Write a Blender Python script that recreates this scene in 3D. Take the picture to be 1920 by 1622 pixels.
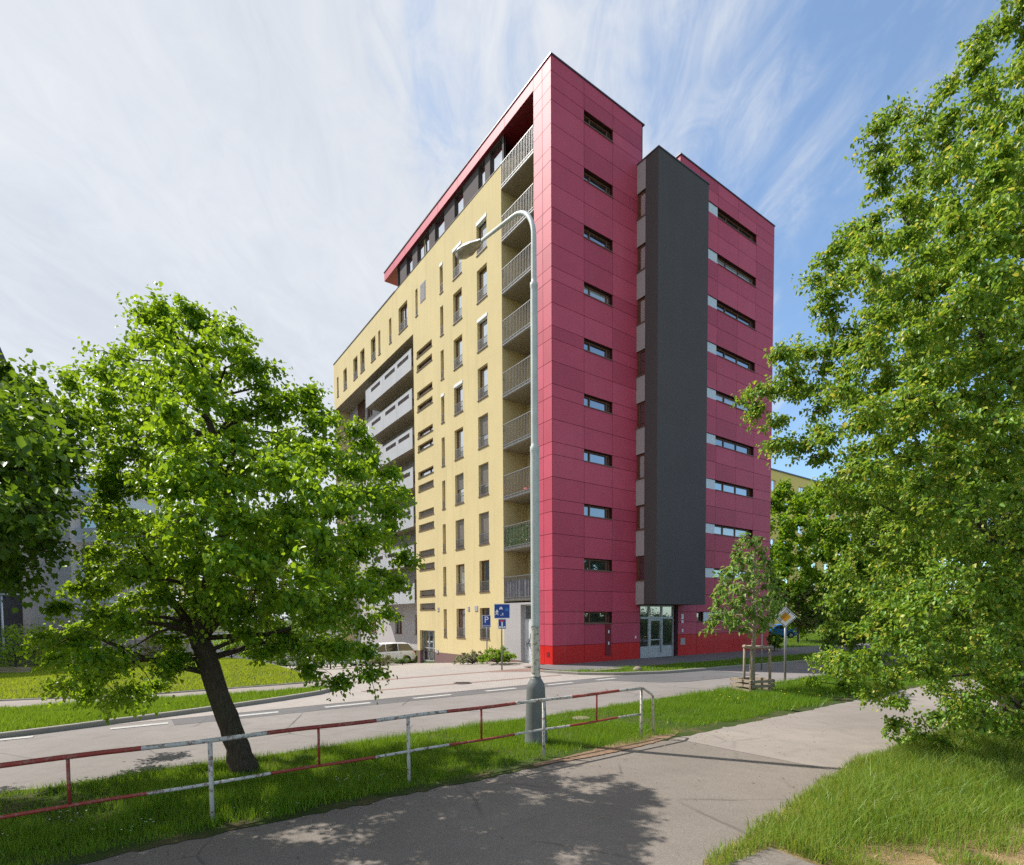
import bpy, bmesh, math, random
import numpy as np
from mathutils import Vector, Matrix
rnd = random.Random(7)
rng = np.random.default_rng(11)
R = math.radians
for o in list(bpy.data.objects): bpy.data.objects.remove(o)
SC = bpy.context.scene
COL = SC.collection

# ------------------------------------------------------------------ camera
FPX, PCX, PCY, PT, RO, EYE = 1022.6, 960.0, 1201.72, -0.0437, -0.0064, 2.4
cam = bpy.data.cameras.new("camera")
cam.sensor_width = 36; cam.lens = FPX / 1920 * 36
cam.shift_y = (PCY - 811) / 1920
cam.clip_start = 0.1; cam.clip_end = 3000
camo = bpy.data.objects.new("camera", cam); COL.objects.link(camo)
fw = Vector((0, math.cos(PT), math.sin(PT))); up0 = Vector((0, -math.sin(PT), math.cos(PT))); r0 = Vector((1, 0, 0))
rt = r0 * math.cos(RO) + up0 * math.sin(RO); up = up0 * math.cos(RO) - r0 * math.sin(RO)
mw = Matrix((rt, up, -fw)).transposed().to_4x4(); mw.translation = (0, 0, EYE)
camo.matrix_world = mw
SC.camera = camo

def at(px, py, y):
    """real point at distance y that the photograph shows at (px, py)"""
    X = (px - PCX) / FPX; V = (PCY - py) / FPX
    c, s = math.cos(RO), math.sin(RO)
    r = X * c - V * s; u = V * c + X * s
    cp, sp = math.cos(PT), math.sin(PT)
    d = (r, cp - u * sp, sp + u * cp); k = y / d[1]
    return Vector((d[0] * k, y, d[2] * k + EYE))

# ------------------------------------------------------------------ sky, sun, exposure
SUN_EL = R(50); SUN_DIR = Vector((-0.925, 0.38, 0)).normalized()
w = bpy.data.worlds.new("World"); SC.world = w; w.use_nodes = True
nt = w.node_tree; N = nt.nodes; Lk = nt.links; N.clear()
def nd(t, **k):
    n = N.new(t)
    for a, b in k.items(): setattr(n, a, b)
    return n
sky = nd('ShaderNodeTexSky', sky_type='NISHITA', sun_disc=False, sun_elevation=SUN_EL,
         sun_rotation=math.atan2(SUN_DIR.x, SUN_DIR.y), altitude=250, air_density=1.0, dust_density=0.4, ozone_density=1.2)
tc = nd('ShaderNodeTexCoord'); sep = nd('ShaderNodeSeparateXYZ'); Lk.new(tc.outputs['Generated'], sep.inputs[0])
def mth(op, a, b=None, clamp=False):
    n = nd('ShaderNodeMath', operation=op, use_clamp=clamp)
    for i, x in enumerate((a, b)):
        if x is None: continue
        if isinstance(x, (int, float)): n.inputs[i].default_value = x
        else: Lk.new(x, n.inputs[i])
    return n.outputs[0]
zc = mth('ADD', mth('MAXIMUM', sep.outputs[2], 0.0), 0.10)
pxn = mth('DIVIDE', sep.outputs[0], zc); pyn = mth('DIVIDE', sep.outputs[1], zc)
cmb = nd('ShaderNodeCombineXYZ'); Lk.new(pxn, cmb.inputs[0]); Lk.new(pyn, cmb.inputs[1])
def cloud(rot, scale, nscale, detail, rough, dist):
    m = nd('ShaderNodeMapping'); m.inputs['Rotation'].default_value = (0, 0, rot); m.inputs['Scale'].default_value = scale
    Lk.new(cmb.outputs[0], m.inputs[0])
    n = nd('ShaderNodeTexNoise'); n.inputs['Scale'].default_value = nscale; n.inputs['Detail'].default_value = detail
    n.inputs['Roughness'].default_value = rough; n.inputs['Distortion'].default_value = dist
    Lk.new(m.outputs[0], n.inputs['Vector']); return n.outputs[0]
streak = cloud(R(14), (1.5, 0.55, 1), 2.0, 9, 0.60, 0.8)
fine = cloud(R(22), (3.0, 1.3, 1), 3.6, 8, 0.66, 0.9)
broad = cloud(R(0), (0.9, 0.9, 1), 1.1, 4, 0.5, 0.2)
cov = mth('ADD', mth('MULTIPLY', pxn, -0.95), 0.80)                       # cloud deck thins towards the right
cov = mth('MINIMUM', cov, 1.05)
cov = mth('ADD', cov, mth('MULTIPLY', mth('SUBTRACT', streak, 0.5), 1.9))
cov = mth('ADD', cov, mth('MULTIPLY', mth('SUBTRACT', fine, 0.5), 0.9))
cov = mth('ADD', cov, mth('MULTIPLY', mth('SUBTRACT', broad, 0.5), 1.0))
hz = mth('SUBTRACT', 1.0, mth('MULTIPLY', sep.outputs[2], 1.75), True)      # whiter towards the horizon
cov = mth('ADD', cov, mth('MULTIPLY', hz, 0.75), True)
mr = nd('ShaderNodeMapRange', interpolation_type='SMOOTHSTEP'); Lk.new(cov, mr.inputs[0])
mr.inputs['From Min'].default_value = 0.05; mr.inputs['From Max'].default_value = 1.0
mr.inputs['To Min'].default_value = 0.14; mr.inputs['To Max'].default_value = 0.96
ccol = nd('ShaderNodeValToRGB')
ccol.color_ramp.elements[0].position = 0.30; ccol.color_ramp.elements[0].color = (0.455, 0.49, 0.54, 1)
ccol.color_ramp.elements[1].position = 0.72; ccol.color_ramp.elements[1].color = (0.655, 0.667, 0.685, 1)
Lk.new(mth('ADD', mth('MULTIPLY', broad, 0.65), mth('MULTIPLY', fine, 0.35)), ccol.inputs[0])
bg1 = nd('ShaderNodeBackground'); bg1.inputs[1].default_value = 0.15; 
tint = nd('ShaderNodeMix', data_type='RGBA', blend_type='MULTIPLY'); tint.inputs[0].default_value = 1.0; tint.inputs[7].default_value = (0.76, 0.97, 1.06, 1)
Lk.new(sky.outputs[0], tint.inputs[6]); Lk.new(tint.outputs[2], bg1.inputs[0])
bg2 = nd('ShaderNodeBackground'); bg2.inputs[1].default_value = 1.0; Lk.new(ccol.outputs[0], bg2.inputs[0])
mix = nd('ShaderNodeMixShader'); Lk.new(mr.outputs[0], mix.inputs[0]); Lk.new(bg1.outputs[0], mix.inputs[1]); Lk.new(bg2.outputs[0], mix.inputs[2])
wo = nd('ShaderNodeOutputWorld'); Lk.new(mix.outputs[0], wo.inputs[0])

sun = bpy.data.lights.new("sun", 'SUN'); sun.energy = 4.6; sun.angle = R(0.6); sun.color = (1.0, 0.955, 0.88)
suno = bpy.data.objects.new("sun", sun); COL.objects.link(suno)
sd = Vector((SUN_DIR.x * math.cos(SUN_EL), SUN_DIR.y * math.cos(SUN_EL), math.sin(SUN_EL)))
suno.rotation_euler = sd.to_track_quat('Z', 'Y').to_euler(); suno.location = (-30, 10, 40)
SC.view_settings.view_transform = 'Standard'; SC.view_settings.look = 'None'
SC.view_settings.exposure = 0.50; SC.view_settings.gamma = 1.0
SC.cycles.max_bounces = 8; SC.cycles.transparent_max_bounces = 8
SC.cycles.use_denoising = False

# ------------------------------------------------------------------ materials
def srgb(r, g, b):
    f = lambda c: (c / 255 / 12.92) if c / 255 <= 0.04045 else ((c / 255 + 0.055) / 1.055) ** 2.4
    return (f(r), f(g), f(b))
class NT:
    def __init__(s, name):
        s.m = bpy.data.materials.new(name); s.m.use_nodes = True
        s.t = s.m.node_tree; s.b = s.t.nodes['Principled BSDF']; s.out = s.t.nodes['Material Output']
    def n(s, t, inp=None, **k):
        x = s.t.nodes.new(t)
        for a, b in k.items(): setattr(x, a, b)
        for a, b in (inp or {}).items():
            if hasattr(b, 'is_output'): s.t.links.new(b, x.inputs[a])
            else: x.inputs[a].default_value = b
        return x
    def l(s, a, b): s.t.links.new(a, b)
    def co(s, scale=(1, 1, 1), rot=(0, 0, 0)):
        if not hasattr(s, '_tc'): s._tc = s.n('ShaderNodeTexCoord')
        return s.n('ShaderNodeMapping', {'Vector': s._tc.outputs['Object'], 'Scale': scale, 'Rotation': rot}).outputs[0]
    def noise(s, scale, detail=4, rough=0.5, vec=None, dist=0):
        return s.n('ShaderNodeTexNoise', {'Vector': vec or s.co(), 'Scale': scale, 'Detail': detail, 'Roughness': rough, 'Distortion': dist}).outputs[0]
    def ramp(s, fac, stops):
        r = s.n('ShaderNodeValToRGB', {'Fac': fac}); e = r.color_ramp.elements
        while len(e) < len(stops): e.new(0.5)
        for x, (p, c) in zip(e, stops):
            x.position = p; x.color = (*c, 1) if len(c) == 3 else c
        return r.outputs[0]
    def rampv(s, fac, a, b, va=0.0, vb=1.0):
        return s.n('ShaderNodeMapRange', {'Value': fac, 'From Min': a, 'From Max': b, 'To Min': va, 'To Max': vb}).outputs[0]
    def mix(s, fac, a, b, blend='MIX'):
        x = s.n('ShaderNodeMix', data_type='RGBA', blend_type=blend)
        for i, v in ((0, fac), (6, a), (7, b)):
            if hasattr(v, 'is_output'): s.l(v, x.inputs[i])
            else: x.inputs[i].default_value = v if i == 0 else (*v, 1)
        return x.outputs[2]
    def math(s, op, a, b):
        x = s.n('ShaderNodeMath', operation=op)
        for i, v in enumerate((a, b)):
            if hasattr(v, 'is_output'): s.l(v, x.inputs[i])
            else: x.inputs[i].default_value = v
        return x.outputs[0]
    def color(s, c): s.l(c, s.b.inputs['Base Color']) if hasattr(c, 'is_output') else setattr(s.b.inputs['Base Color'], 'default_value', (*c, 1))
    def bump(s, h, strength, dist=0.01):
        x = s.n('ShaderNodeBump', {'Height': h, 'Strength': strength, 'Distance': dist}); s.l(x.outputs[0], s.b.inputs['Normal'])
    def set(s, rough=0.6, metal=0.0, spec=0.5):
        s.b.inputs['Roughness'].default_value = rough; s.b.inputs['Metallic'].default_value = metal
        s.b.inputs['Specular IOR Level'].default_value = spec
def simple(name, c, rough=0.6, metal=0, spec=0.5, var=0.12, scale=6, bump=0.0, bscale=60):
    n = NT(name); v = n.noise(scale, 5, 0.6)
    lo = tuple(x * (1 - var) for x in c); hi = tuple(min(1, x * (1 + var)) for x in c)
    n.color(n.ramp(v, [(0.3, lo), (0.7, hi)])); n.set(rough, metal, spec)
    if bump: n.bump(n.noise(bscale, 3), bump, 0.01)
    return n.m

def m_render(name, c, streak=0.12, rough=0.9):
    n = NT(name)
    a = n.noise(0.45, 6, 0.6); st = n.noise(1.0, 5, 0.6, n.co((3.2, 3.2, 0.14))); g = n.noise(55, 2, 0.6)
    col = n.ramp(a, [(0.3, tuple(x * 0.94 for x in c)), (0.7, tuple(min(1, x * 1.04) for x in c))])
    col = n.mix(n.rampv(st, 0.52, 0.75, 0, streak * 2.2), col, tuple(x * 0.62 for x in c))
    col = n.mix(n.rampv(g, 0.35, 0.65, 0, 0.12), col, tuple(x * 0.7 for x in c))
    n.color(col); n.set(rough, 0, 0.25); n.bump(n.noise(40, 3), 0.12, 0.01); return n.m
def m_panel(name, c, rough=0.57, spec=0.42):
    n = NT(name)
    a = n.noise(0.8, 4, 0.6); g = n.noise(130, 2, 0.7)
    col = n.ramp(a, [(0.3, tuple(x * 0.93 for x in c)), (0.7, tuple(min(1, x * 1.05) for x in c))])
    col = n.mix(n.rampv(g, 0.3, 0.7, 0, 0.22), col, tuple(x * 0.72 for x in c))
    d = n.noise(1.0, 5, 0.65, n.co((2.0, 2.0, 0.25)))
    col = n.mix(n.rampv(d, 0.55, 0.8, 0, 0.16), col, (0.36, 0.26, 0.26))
    n.color(col); n.set(rough, 0, spec); n.bump(n.noise(90, 2), 0.06, 0.004); return n.m
def m_glass(name, c, refl, rough=0.02):
    n = NT(name); n.color(c); n.set(0.25, 0, 0.3)
    gl = n.n('ShaderNodeBsdfGlossy', {'Color': (0.93, 0.97, 1, 1), 'Roughness': rough})
    nz = n.noise(0.7, 2, 0.5); bp = n.n('ShaderNodeBump', {'Height': nz, 'Strength': 0.05, 'Distance': 0.05}); n.l(bp.outputs[0], gl.inputs['Normal'])
    lw = n.n('ShaderNodeLayerWeight', {'Blend': 0.5}).outputs['Facing']
    f = n.rampv(lw, 0.0, 1.0, refl, min(1, refl + 0.45))
    mx = n.n('ShaderNodeMixShader', {0: f, 1: n.b.outputs[0], 2: gl.outputs[0]}); n.l(mx.outputs[0], n.out.inputs[0]); return n.m
def m_asphalt(name, c, crack=0.5, grain=0.35, scale=1.0):
    n = NT(name)
    big = n.noise(0.28 * scale, 6, 0.6); mid = n.noise(2.2, 6, 0.65); g = n.noise(120, 2, 0.8); g2 = n.noise(48, 3, 0.75)
    col = n.ramp(big, [(0.3, tuple(x * 0.80 for x in c)), (0.7, tuple(x * 1.14 for x in c))])
    col = n.mix(n.rampv(mid, 0.45, 0.75, 0, 0.40), col, tuple(x * 0.60 for x in c)); st_ = n.noise(0.9, 5, 0.7, n.co((1, 1, 1), (0, 0, 0.6)), 1.5); col = n.mix(n.rampv(st_, 0.58, 0.74, 0, 0.45), col, tuple(x * 0.55 for x in c))
    col = n.mix(n.rampv(g2, 0.5, 0.72, 0, grain * 0.9), col, tuple(min(1, x * 1.9) for x in c))
    col = n.mix(n.rampv(g, 0.3, 0.55, grain * 1.6, 0), col, tuple(x * 0.35 for x in c))
    if crack:
        wv = n.n('ShaderNodeMix', {0: 0.10, 4: n.co(), 5: n.n('ShaderNodeTexNoise', {'Vector': n.co(), 'Scale': 1.6, 'Detail': 6.0}).outputs[1]}, data_type='VECTOR').outputs[1]
        vo = n.n('ShaderNodeTexVoronoi', {'Vector': wv, 'Scale': 0.55}, feature='DISTANCE_TO_EDGE').outputs[0]
        ln = n.rampv(vo, 0.0, 0.014, 1, 0); msk = n.rampv(n.noise(0.5, 3), 0.47, 0.58, 0, crack)
        col = n.mix(n.math('MULTIPLY', ln, msk), col, tuple(x * 0.18 for x in c))
    n.color(col); n.set(0.88, 0, 0.3); n.bump(g2, 0.5, 0.006); return n.m
def m_leaf(name, c1, c2, c3, trans=0.42, under=1.3):
    """leaf: three hues spread by leaf, light also passes through the blade"""
    n = NT(name)
    ri = n.n('ShaderNodeNewGeometry').outputs['Random Per Island']
    col = n.ramp(ri, [(0.05, c1), (0.55, c2), (0.97, c3)])
    big = n.noise(0.8, 3); col = n.mix(n.rampv(big, 0.35, 0.7, 0, 0.45), col, c1)
    n.color(col); n.set(0.42, 0, 0.35)
    tcol = n.mix(0.55, col, (c3[0] * 2.0, c3[1] * 1.75, c3[2] * 0.9))
    tr = n.n('ShaderNodeBsdfTranslucent', {'Color': tcol})
    mx = n.n('ShaderNodeMixShader', {0: trans, 1: n.b.outputs[0], 2: tr.outputs[0]}); n.l(mx.outputs[0], n.out.inputs[0]); return n.m
def m_bark(name, c):
    n = NT(name); v = n.noise(9, 6, 0.7, n.co((3, 3, 0.7))); b = n.noise(3, 3)
    col = n.ramp(v, [(0.32, tuple(x * 0.4 for x in c)), (0.62, c)]); col = n.mix(n.rampv(b, 0.5, 0.75, 0, 0.35), col, (0.07, 0.085, 0.04))
    n.color(col); n.set(0.95, 0, 0.2); n.bump(v, 0.9, 0.03); return n.m
def m_soil(name):
    n = NT(name); a = n.noise(1.6, 6, 0.65); b = n.noise(30, 4, 0.7)
    col = n.ramp(a, [(0.30, (0.035, 0.065, 0.012)), (0.52, (0.055, 0.085, 0.02)), (0.66, (0.13, 0.10, 0.055))])
    col = n.mix(n.rampv(b, 0.4, 0.7, 0, 0.6), col, (0.05, 0.042, 0.025)); n.color(col); n.set(0.95, 0, 0.1); n.bump(b, 0.8, 0.03); return n.m
def m_straw(name):
    n = NT(name); a = n.noise(1.1, 6, 0.7); b = n.noise(26, 5, 0.75, n.co((1, 3.5, 1))); g = n.noise(70, 3, 0.7, n.co((4, 1, 1)))
    col = n.ramp(a, [(0.36, (0.05, 0.085, 0.02)), (0.47, (0.30, 0.225, 0.11)), (0.62, (0.54, 0.39, 0.20))])
    col = n.mix(n.rampv(b, 0.45, 0.70, 0, 0.55), col, (0.14, 0.115, 0.055)); col = n.mix(n.rampv(g, 0.55, 0.7, 0, 0.7), col, (0.52, 0.40, 0.21))
    n.color(col); n.set(0.95, 0, 0.1); n.bump(b, 1.0, 0.04); return n.m
def m_paint(name, c, rust=0.5, rcol=(0.16, 0.065, 0.03)):
    n = NT(name); a = n.noise(14, 6, 0.7); b = n.noise(60, 4, 0.7)
    col = n.ramp(n.noise(5, 3), [(0.3, tuple(x * 0.85 for x in c)), (0.7, c)])
    col = n.mix(n.rampv(a, 0.60 - 0.1 * rust, 0.66 - 0.08 * rust, 0, rust), col, rcol); col = n.mix(n.rampv(b, 0.62, 0.7, 0, 0.5 * rust), col, (0.09, 0.05, 0.035))
    n.color(col); n.set(0.5, 0, 0.4); n.bump(a, 0.25, 0.004); return n.m
def m_wood(name, c):
    n = NT(name); a = n.noise(6, 6, 0.65, n.co((6, 6, 0.8))); n.color(n.ramp(a, [(0.3, tuple(x * 0.55 for x in c)), (0.7, c)])); n.set(0.85, 0, 0.2); n.bump(a, 0.5, 0.01); return n.m
def m_paver(name, c, mortar=0.75, sx=0.2, sy=0.1):
    n = NT(name)
    bk = n.n('ShaderNodeTexBrick', {'Vector': n.co(), 'Color1': (*c, 1), 'Color2': (c[0] * 0.86, c[1] * 0.86, c[2] * 0.86, 1), 'Mortar': (c[0] * 0.5, c[1] * 0.5, c[2] * 0.5, 1),
        'Scale': 1.0, 'Mortar Size': 0.006, 'Brick Width': sx, 'Row Height': sy, 'Bias': 0.0})
    col = n.mix(n.rampv(n.noise(0.5, 6, 0.65), 0.4, 0.75, 0, 0.32), bk.outputs[0], tuple(x * 0.62 for x in c))
    col = n.mix(n.rampv(n.noise(90, 2, 0.7), 0.5, 0.7, 0, 0.2), col, tuple(x * 0.5 for x in c))
    n.color(col); n.set(0.88, 0, 0.25); n.bump(n.noise(80, 2), 0.3, 0.005); return n.m

M = {}
M['pink'] = m_panel('crimson_panel', (0.53, 0.066, 0.118))
M['pink2'] = m_panel('crimson_panel_b', (0.475, 0.055, 0.102))
M['pink3'] = m_panel('crimson_panel_c', (0.57, 0.077, 0.134))
M['red'] = m_panel('red_plinth_panel', (0.60, 0.010, 0.008), 0.5)
M['joint'] = simple('panel_joint', (0.045, 0.008, 0.014), 0.9, var=0.05)
M['yellow'] = m_render('yellow_render', (0.66, 0.545, 0.295), 0.17)
M['dark'] = m_render('charcoal_render', (0.100, 0.091, 0.094), 0.06)
M['penthouse'] = m_render('penthouse_dark_render', (0.115, 0.10, 0.105), 0.02)
M['greyw'] = m_render('pale_grey_render', (0.47, 0.445, 0.455), 0.08)
M['plinth'] = m_render('brown_plinth', (0.20, 0.125, 0.12), 0.06)
M['lgrey'] = m_render('light_grey_panel', (0.42, 0.40, 0.41), 0.05, 0.7)
M['balc'] = m_panel('balcony_grey_sheet', (0.46, 0.47, 0.50), 0.45)
M['conc'] = m_render('slab_concrete', (0.33, 0.285, 0.215), 0.10)
M['coping'] = simple('roof_coping', (0.10, 0.09, 0.10), 0.4, 0.4)
M['frame'] = simple('brown_window_frame', (0.145, 0.062, 0.032), 0.5, var=0.2)
M['frame_d'] = simple('dark_window_frame', (0.06, 0.035, 0.028), 0.5)
M['glass'] = m_glass('window_glass', (0.03, 0.033, 0.038), 0.6)
M['glass_w'] = m_glass('window_glass_curtain', (0.42, 0.42, 0.41), 0.35)
M['glass_d'] = m_glass('window_glass_dark', (0.018, 0.018, 0.02), 0.16)
M['glass_c'] = m_glass('window_glass_net_curtain', (0.40, 0.41, 0.42), 0.10)
M['glass_m'] = m_glass('window_glass_mid', (0.03, 0.034, 0.04), 0.24)
M['blind'] = simple('window_blind', (0.30, 0.27, 0.25), 0.7)
M['whitep'] = simple('white_panel', (0.62, 0.67, 0.72), 0.35, var=0.04)
M['whitebox'] = simple('white_blind_box', (0.78, 0.79, 0.80), 0.45, var=0.04)
M['sill'] = simple('brown_sill', (0.16, 0.10, 0.075), 0.5)
M['galv'] = simple('galvanised_steel', (0.27, 0.272, 0.275), 0.42, 0.55, var=0.15, scale=12)
M['alu'] = simple('aluminium_frame', (0.50, 0.51, 0.53), 0.4, 0.3, var=0.06)
M['lime'] = simple('lime_panel', (0.42, 0.43, 0.04), 0.6)
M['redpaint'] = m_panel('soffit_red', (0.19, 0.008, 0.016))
M['door_w'] = simple('white_door', (0.58, 0.60, 0.63), 0.45, var=0.08, scale=3)
M['black'] = simple('black_plastic', (0.02, 0.02, 0.022), 0.5)
M['road'] = m_asphalt('road_asphalt', (0.235, 0.212, 0.198), 0.8, 0.28)
M['road2'] = m_asphalt('road_asphalt_dark', (0.135, 0.130, 0.132), 0.4, 0.28)
M['path'] = m_asphalt('path_asphalt', (0.218, 0.188, 0.160), 0.45, 0.50)
M['path2'] = m_asphalt('path_asphalt_pale', (0.285, 0.248, 0.220), 0.35, 0.30)
M['pave'] = m_asphalt('sidewalk_asphalt', (0.165, 0.155, 0.155), 0.2, 0.25)
M['paver'] = m_paver('pale_pavers', (0.385, 0.345, 0.315))
M['paver_r'] = m_paver('red_pavers', (0.29, 0.185, 0.155))
M['kerb'] = m_render('kerb_concrete', (0.30, 0.275, 0.24), 0.15)
M['mark'] = m_paint('road_marking_white', (0.47, 0.46, 0.44), 0.6, (0.25, 0.23, 0.21))
M['soil'] = m_soil('verge_soil'); M['straw'] = m_straw('dry_straw_ground')
M['grass'] = m_leaf('grass_blade', (0.075, 0.190, 0.010), (0.130, 0.270, 0.014), (0.23, 0.35, 0.035), 0.38)
M['grass_t'] = m_leaf('tall_grass_blade', (0.10, 0.215, 0.016), (0.175, 0.30, 0.028), (0.34, 0.39, 0.10), 0.40)
M['lawn'] = m_leaf('lawn_blade', (0.17, 0.27, 0.012), (0.25, 0.35, 0.018), (0.34, 0.42, 0.05), 0.4)
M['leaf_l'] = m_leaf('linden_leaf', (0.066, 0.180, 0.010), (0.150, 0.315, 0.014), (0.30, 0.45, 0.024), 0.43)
M['leaf_fl'] = m_leaf('linden_leaf_shade_tone', (0.050, 0.120, 0.010), (0.085, 0.180, 0.012), (0.15, 0.255, 0.018), 0.42)  # darker copy of the linden leaf, shade put into its colour
M['leaf_r'] = m_leaf('silver_linden_leaf', (0.055, 0.150, 0.016), (0.135, 0.290, 0.028), (0.31, 0.45, 0.060), 0.36)
M['leaf_m'] = m_leaf('maple_leaf', (0.075, 0.185, 0.010), (0.14, 0.29, 0.014), (0.24, 0.37, 0.022), 0.48)
M['leaf_c'] = m_leaf('chestnut_leaf', (0.075, 0.185, 0.030), (0.150, 0.300, 0.050), (0.26, 0.38, 0.10), 0.40)
M['leaf_b'] = m_leaf('dry_brown_leaf', (0.10, 0.055, 0.03), (0.14, 0.075, 0.045), (0.20, 0.12, 0.06), 0.2)
M['leaf_s'] = m_leaf('shrub_leaf', (0.045, 0.125, 0.012), (0.085, 0.195, 0.016), (0.15, 0.26, 0.03), 0.38)
M['leaf_g'] = m_leaf('grey_shrub_leaf', (0.11, 0.14, 0.07), (0.19, 0.22, 0.12), (0.36, 0.37, 0.26), 0.3)
M['leaf_y'] = m_leaf('pale_spring_leaf', (0.14, 0.17, 0.03), (0.22, 0.23, 0.05), (0.32, 0.28, 0.08), 0.35)
M['bract'] = m_leaf('linden_bract', (0.33, 0.36, 0.05), (0.43, 0.45, 0.07), (0.56, 0.54, 0.12), 0.4)
M['hay'] = m_leaf('dry_hay', (0.34, 0.23, 0.10), (0.46, 0.33, 0.16), (0.62, 0.48, 0.26), 0.25)
M['bark'] = m_bark('linden_bark', (0.105, 0.078, 0.055)); M['bark2'] = m_bark('grey_bark', (0.11, 0.095, 0.08))
M['p_red'] = m_paint('red_rail_paint', (0.33, 0.050, 0.035), 0.65, (0.30, 0.19, 0.15)); M['p_white'] = m_paint('white_rail_paint', (0.56, 0.54, 0.50), 0.8)
M['lamp_b'] = m_paint('lamp_base_grey', (0.150, 0.162, 0.160), 0.12); M['lamp_p'] = m_paint('lamp_pole_grey', (0.56, 0.60, 0.59), 0.08, (0.25, 0.25, 0.24))
M['lamp_s'] = m_paint('lamp_pole_stickers', (0.60, 0.58, 0.50), 0.75, (0.10, 0.09, 0.075)); M['lamp_g'] = simple('lamp_lens', (0.36, 0.31, 0.22), 0.25); M['lamp_h'] = simple('lamp_hood', (0.17, 0.175, 0.165), 0.45)
M['wood'] = m_wood('weathered_wood', (0.40, 0.325, 0.245)); M['wood_o'] = m_wood('orange_wood', (0.34, 0.17, 0.09))
M['s_blue'] = simple('sign_blue', (0.010, 0.055, 0.30), 0.4, var=0.05); M['s_white'] = simple('sign_white', (0.78, 0.80, 0.83), 0.4, var=0.03)
M['s_pale'] = simple('sign_faded_blue', (0.035, 0.16, 0.48), 0.4); M['s_red'] = simple('sign_red', (0.55, 0.03, 0.03), 0.4); M['s_or'] = simple('sign_orange', (0.80, 0.36, 0.015), 0.4, var=0.05)
M['car_w'] = simple('white_car_paint', (0.82, 0.83, 0.85), 0.18, 0, 0.6, var=0.02); M['car_b'] = simple('blue_car_paint', (0.015, 0.17, 0.62), 0.2, 0, 0.6, var=0.03); M['car_r'] = simple('red_car_paint', (0.55, 0.02, 0.015), 0.2, 0, 0.6, var=0.03)
M['car_g'] = m_glass('car_glass', (0.015, 0.017, 0.02), 0.08); M['tyre'] = simple('tyre_rubber', (0.02, 0.02, 0.02), 0.85); M['rim'] = simple('wheel_rim', (0.40, 0.41, 0.43), 0.3, 0.7)
M['lens'] = simple('headlight_lens', (0.55, 0.58, 0.60), 0.1); M['lens_r'] = simple('tail_light', (0.40, 0.02, 0.02), 0.15)
M['iron'] = simple('cast_iron', (0.10, 0.085, 0.075), 0.6, 0.3); M['ccover'] = m_render('concrete_cover', (0.24, 0.20, 0.15), 0.1)

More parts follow.
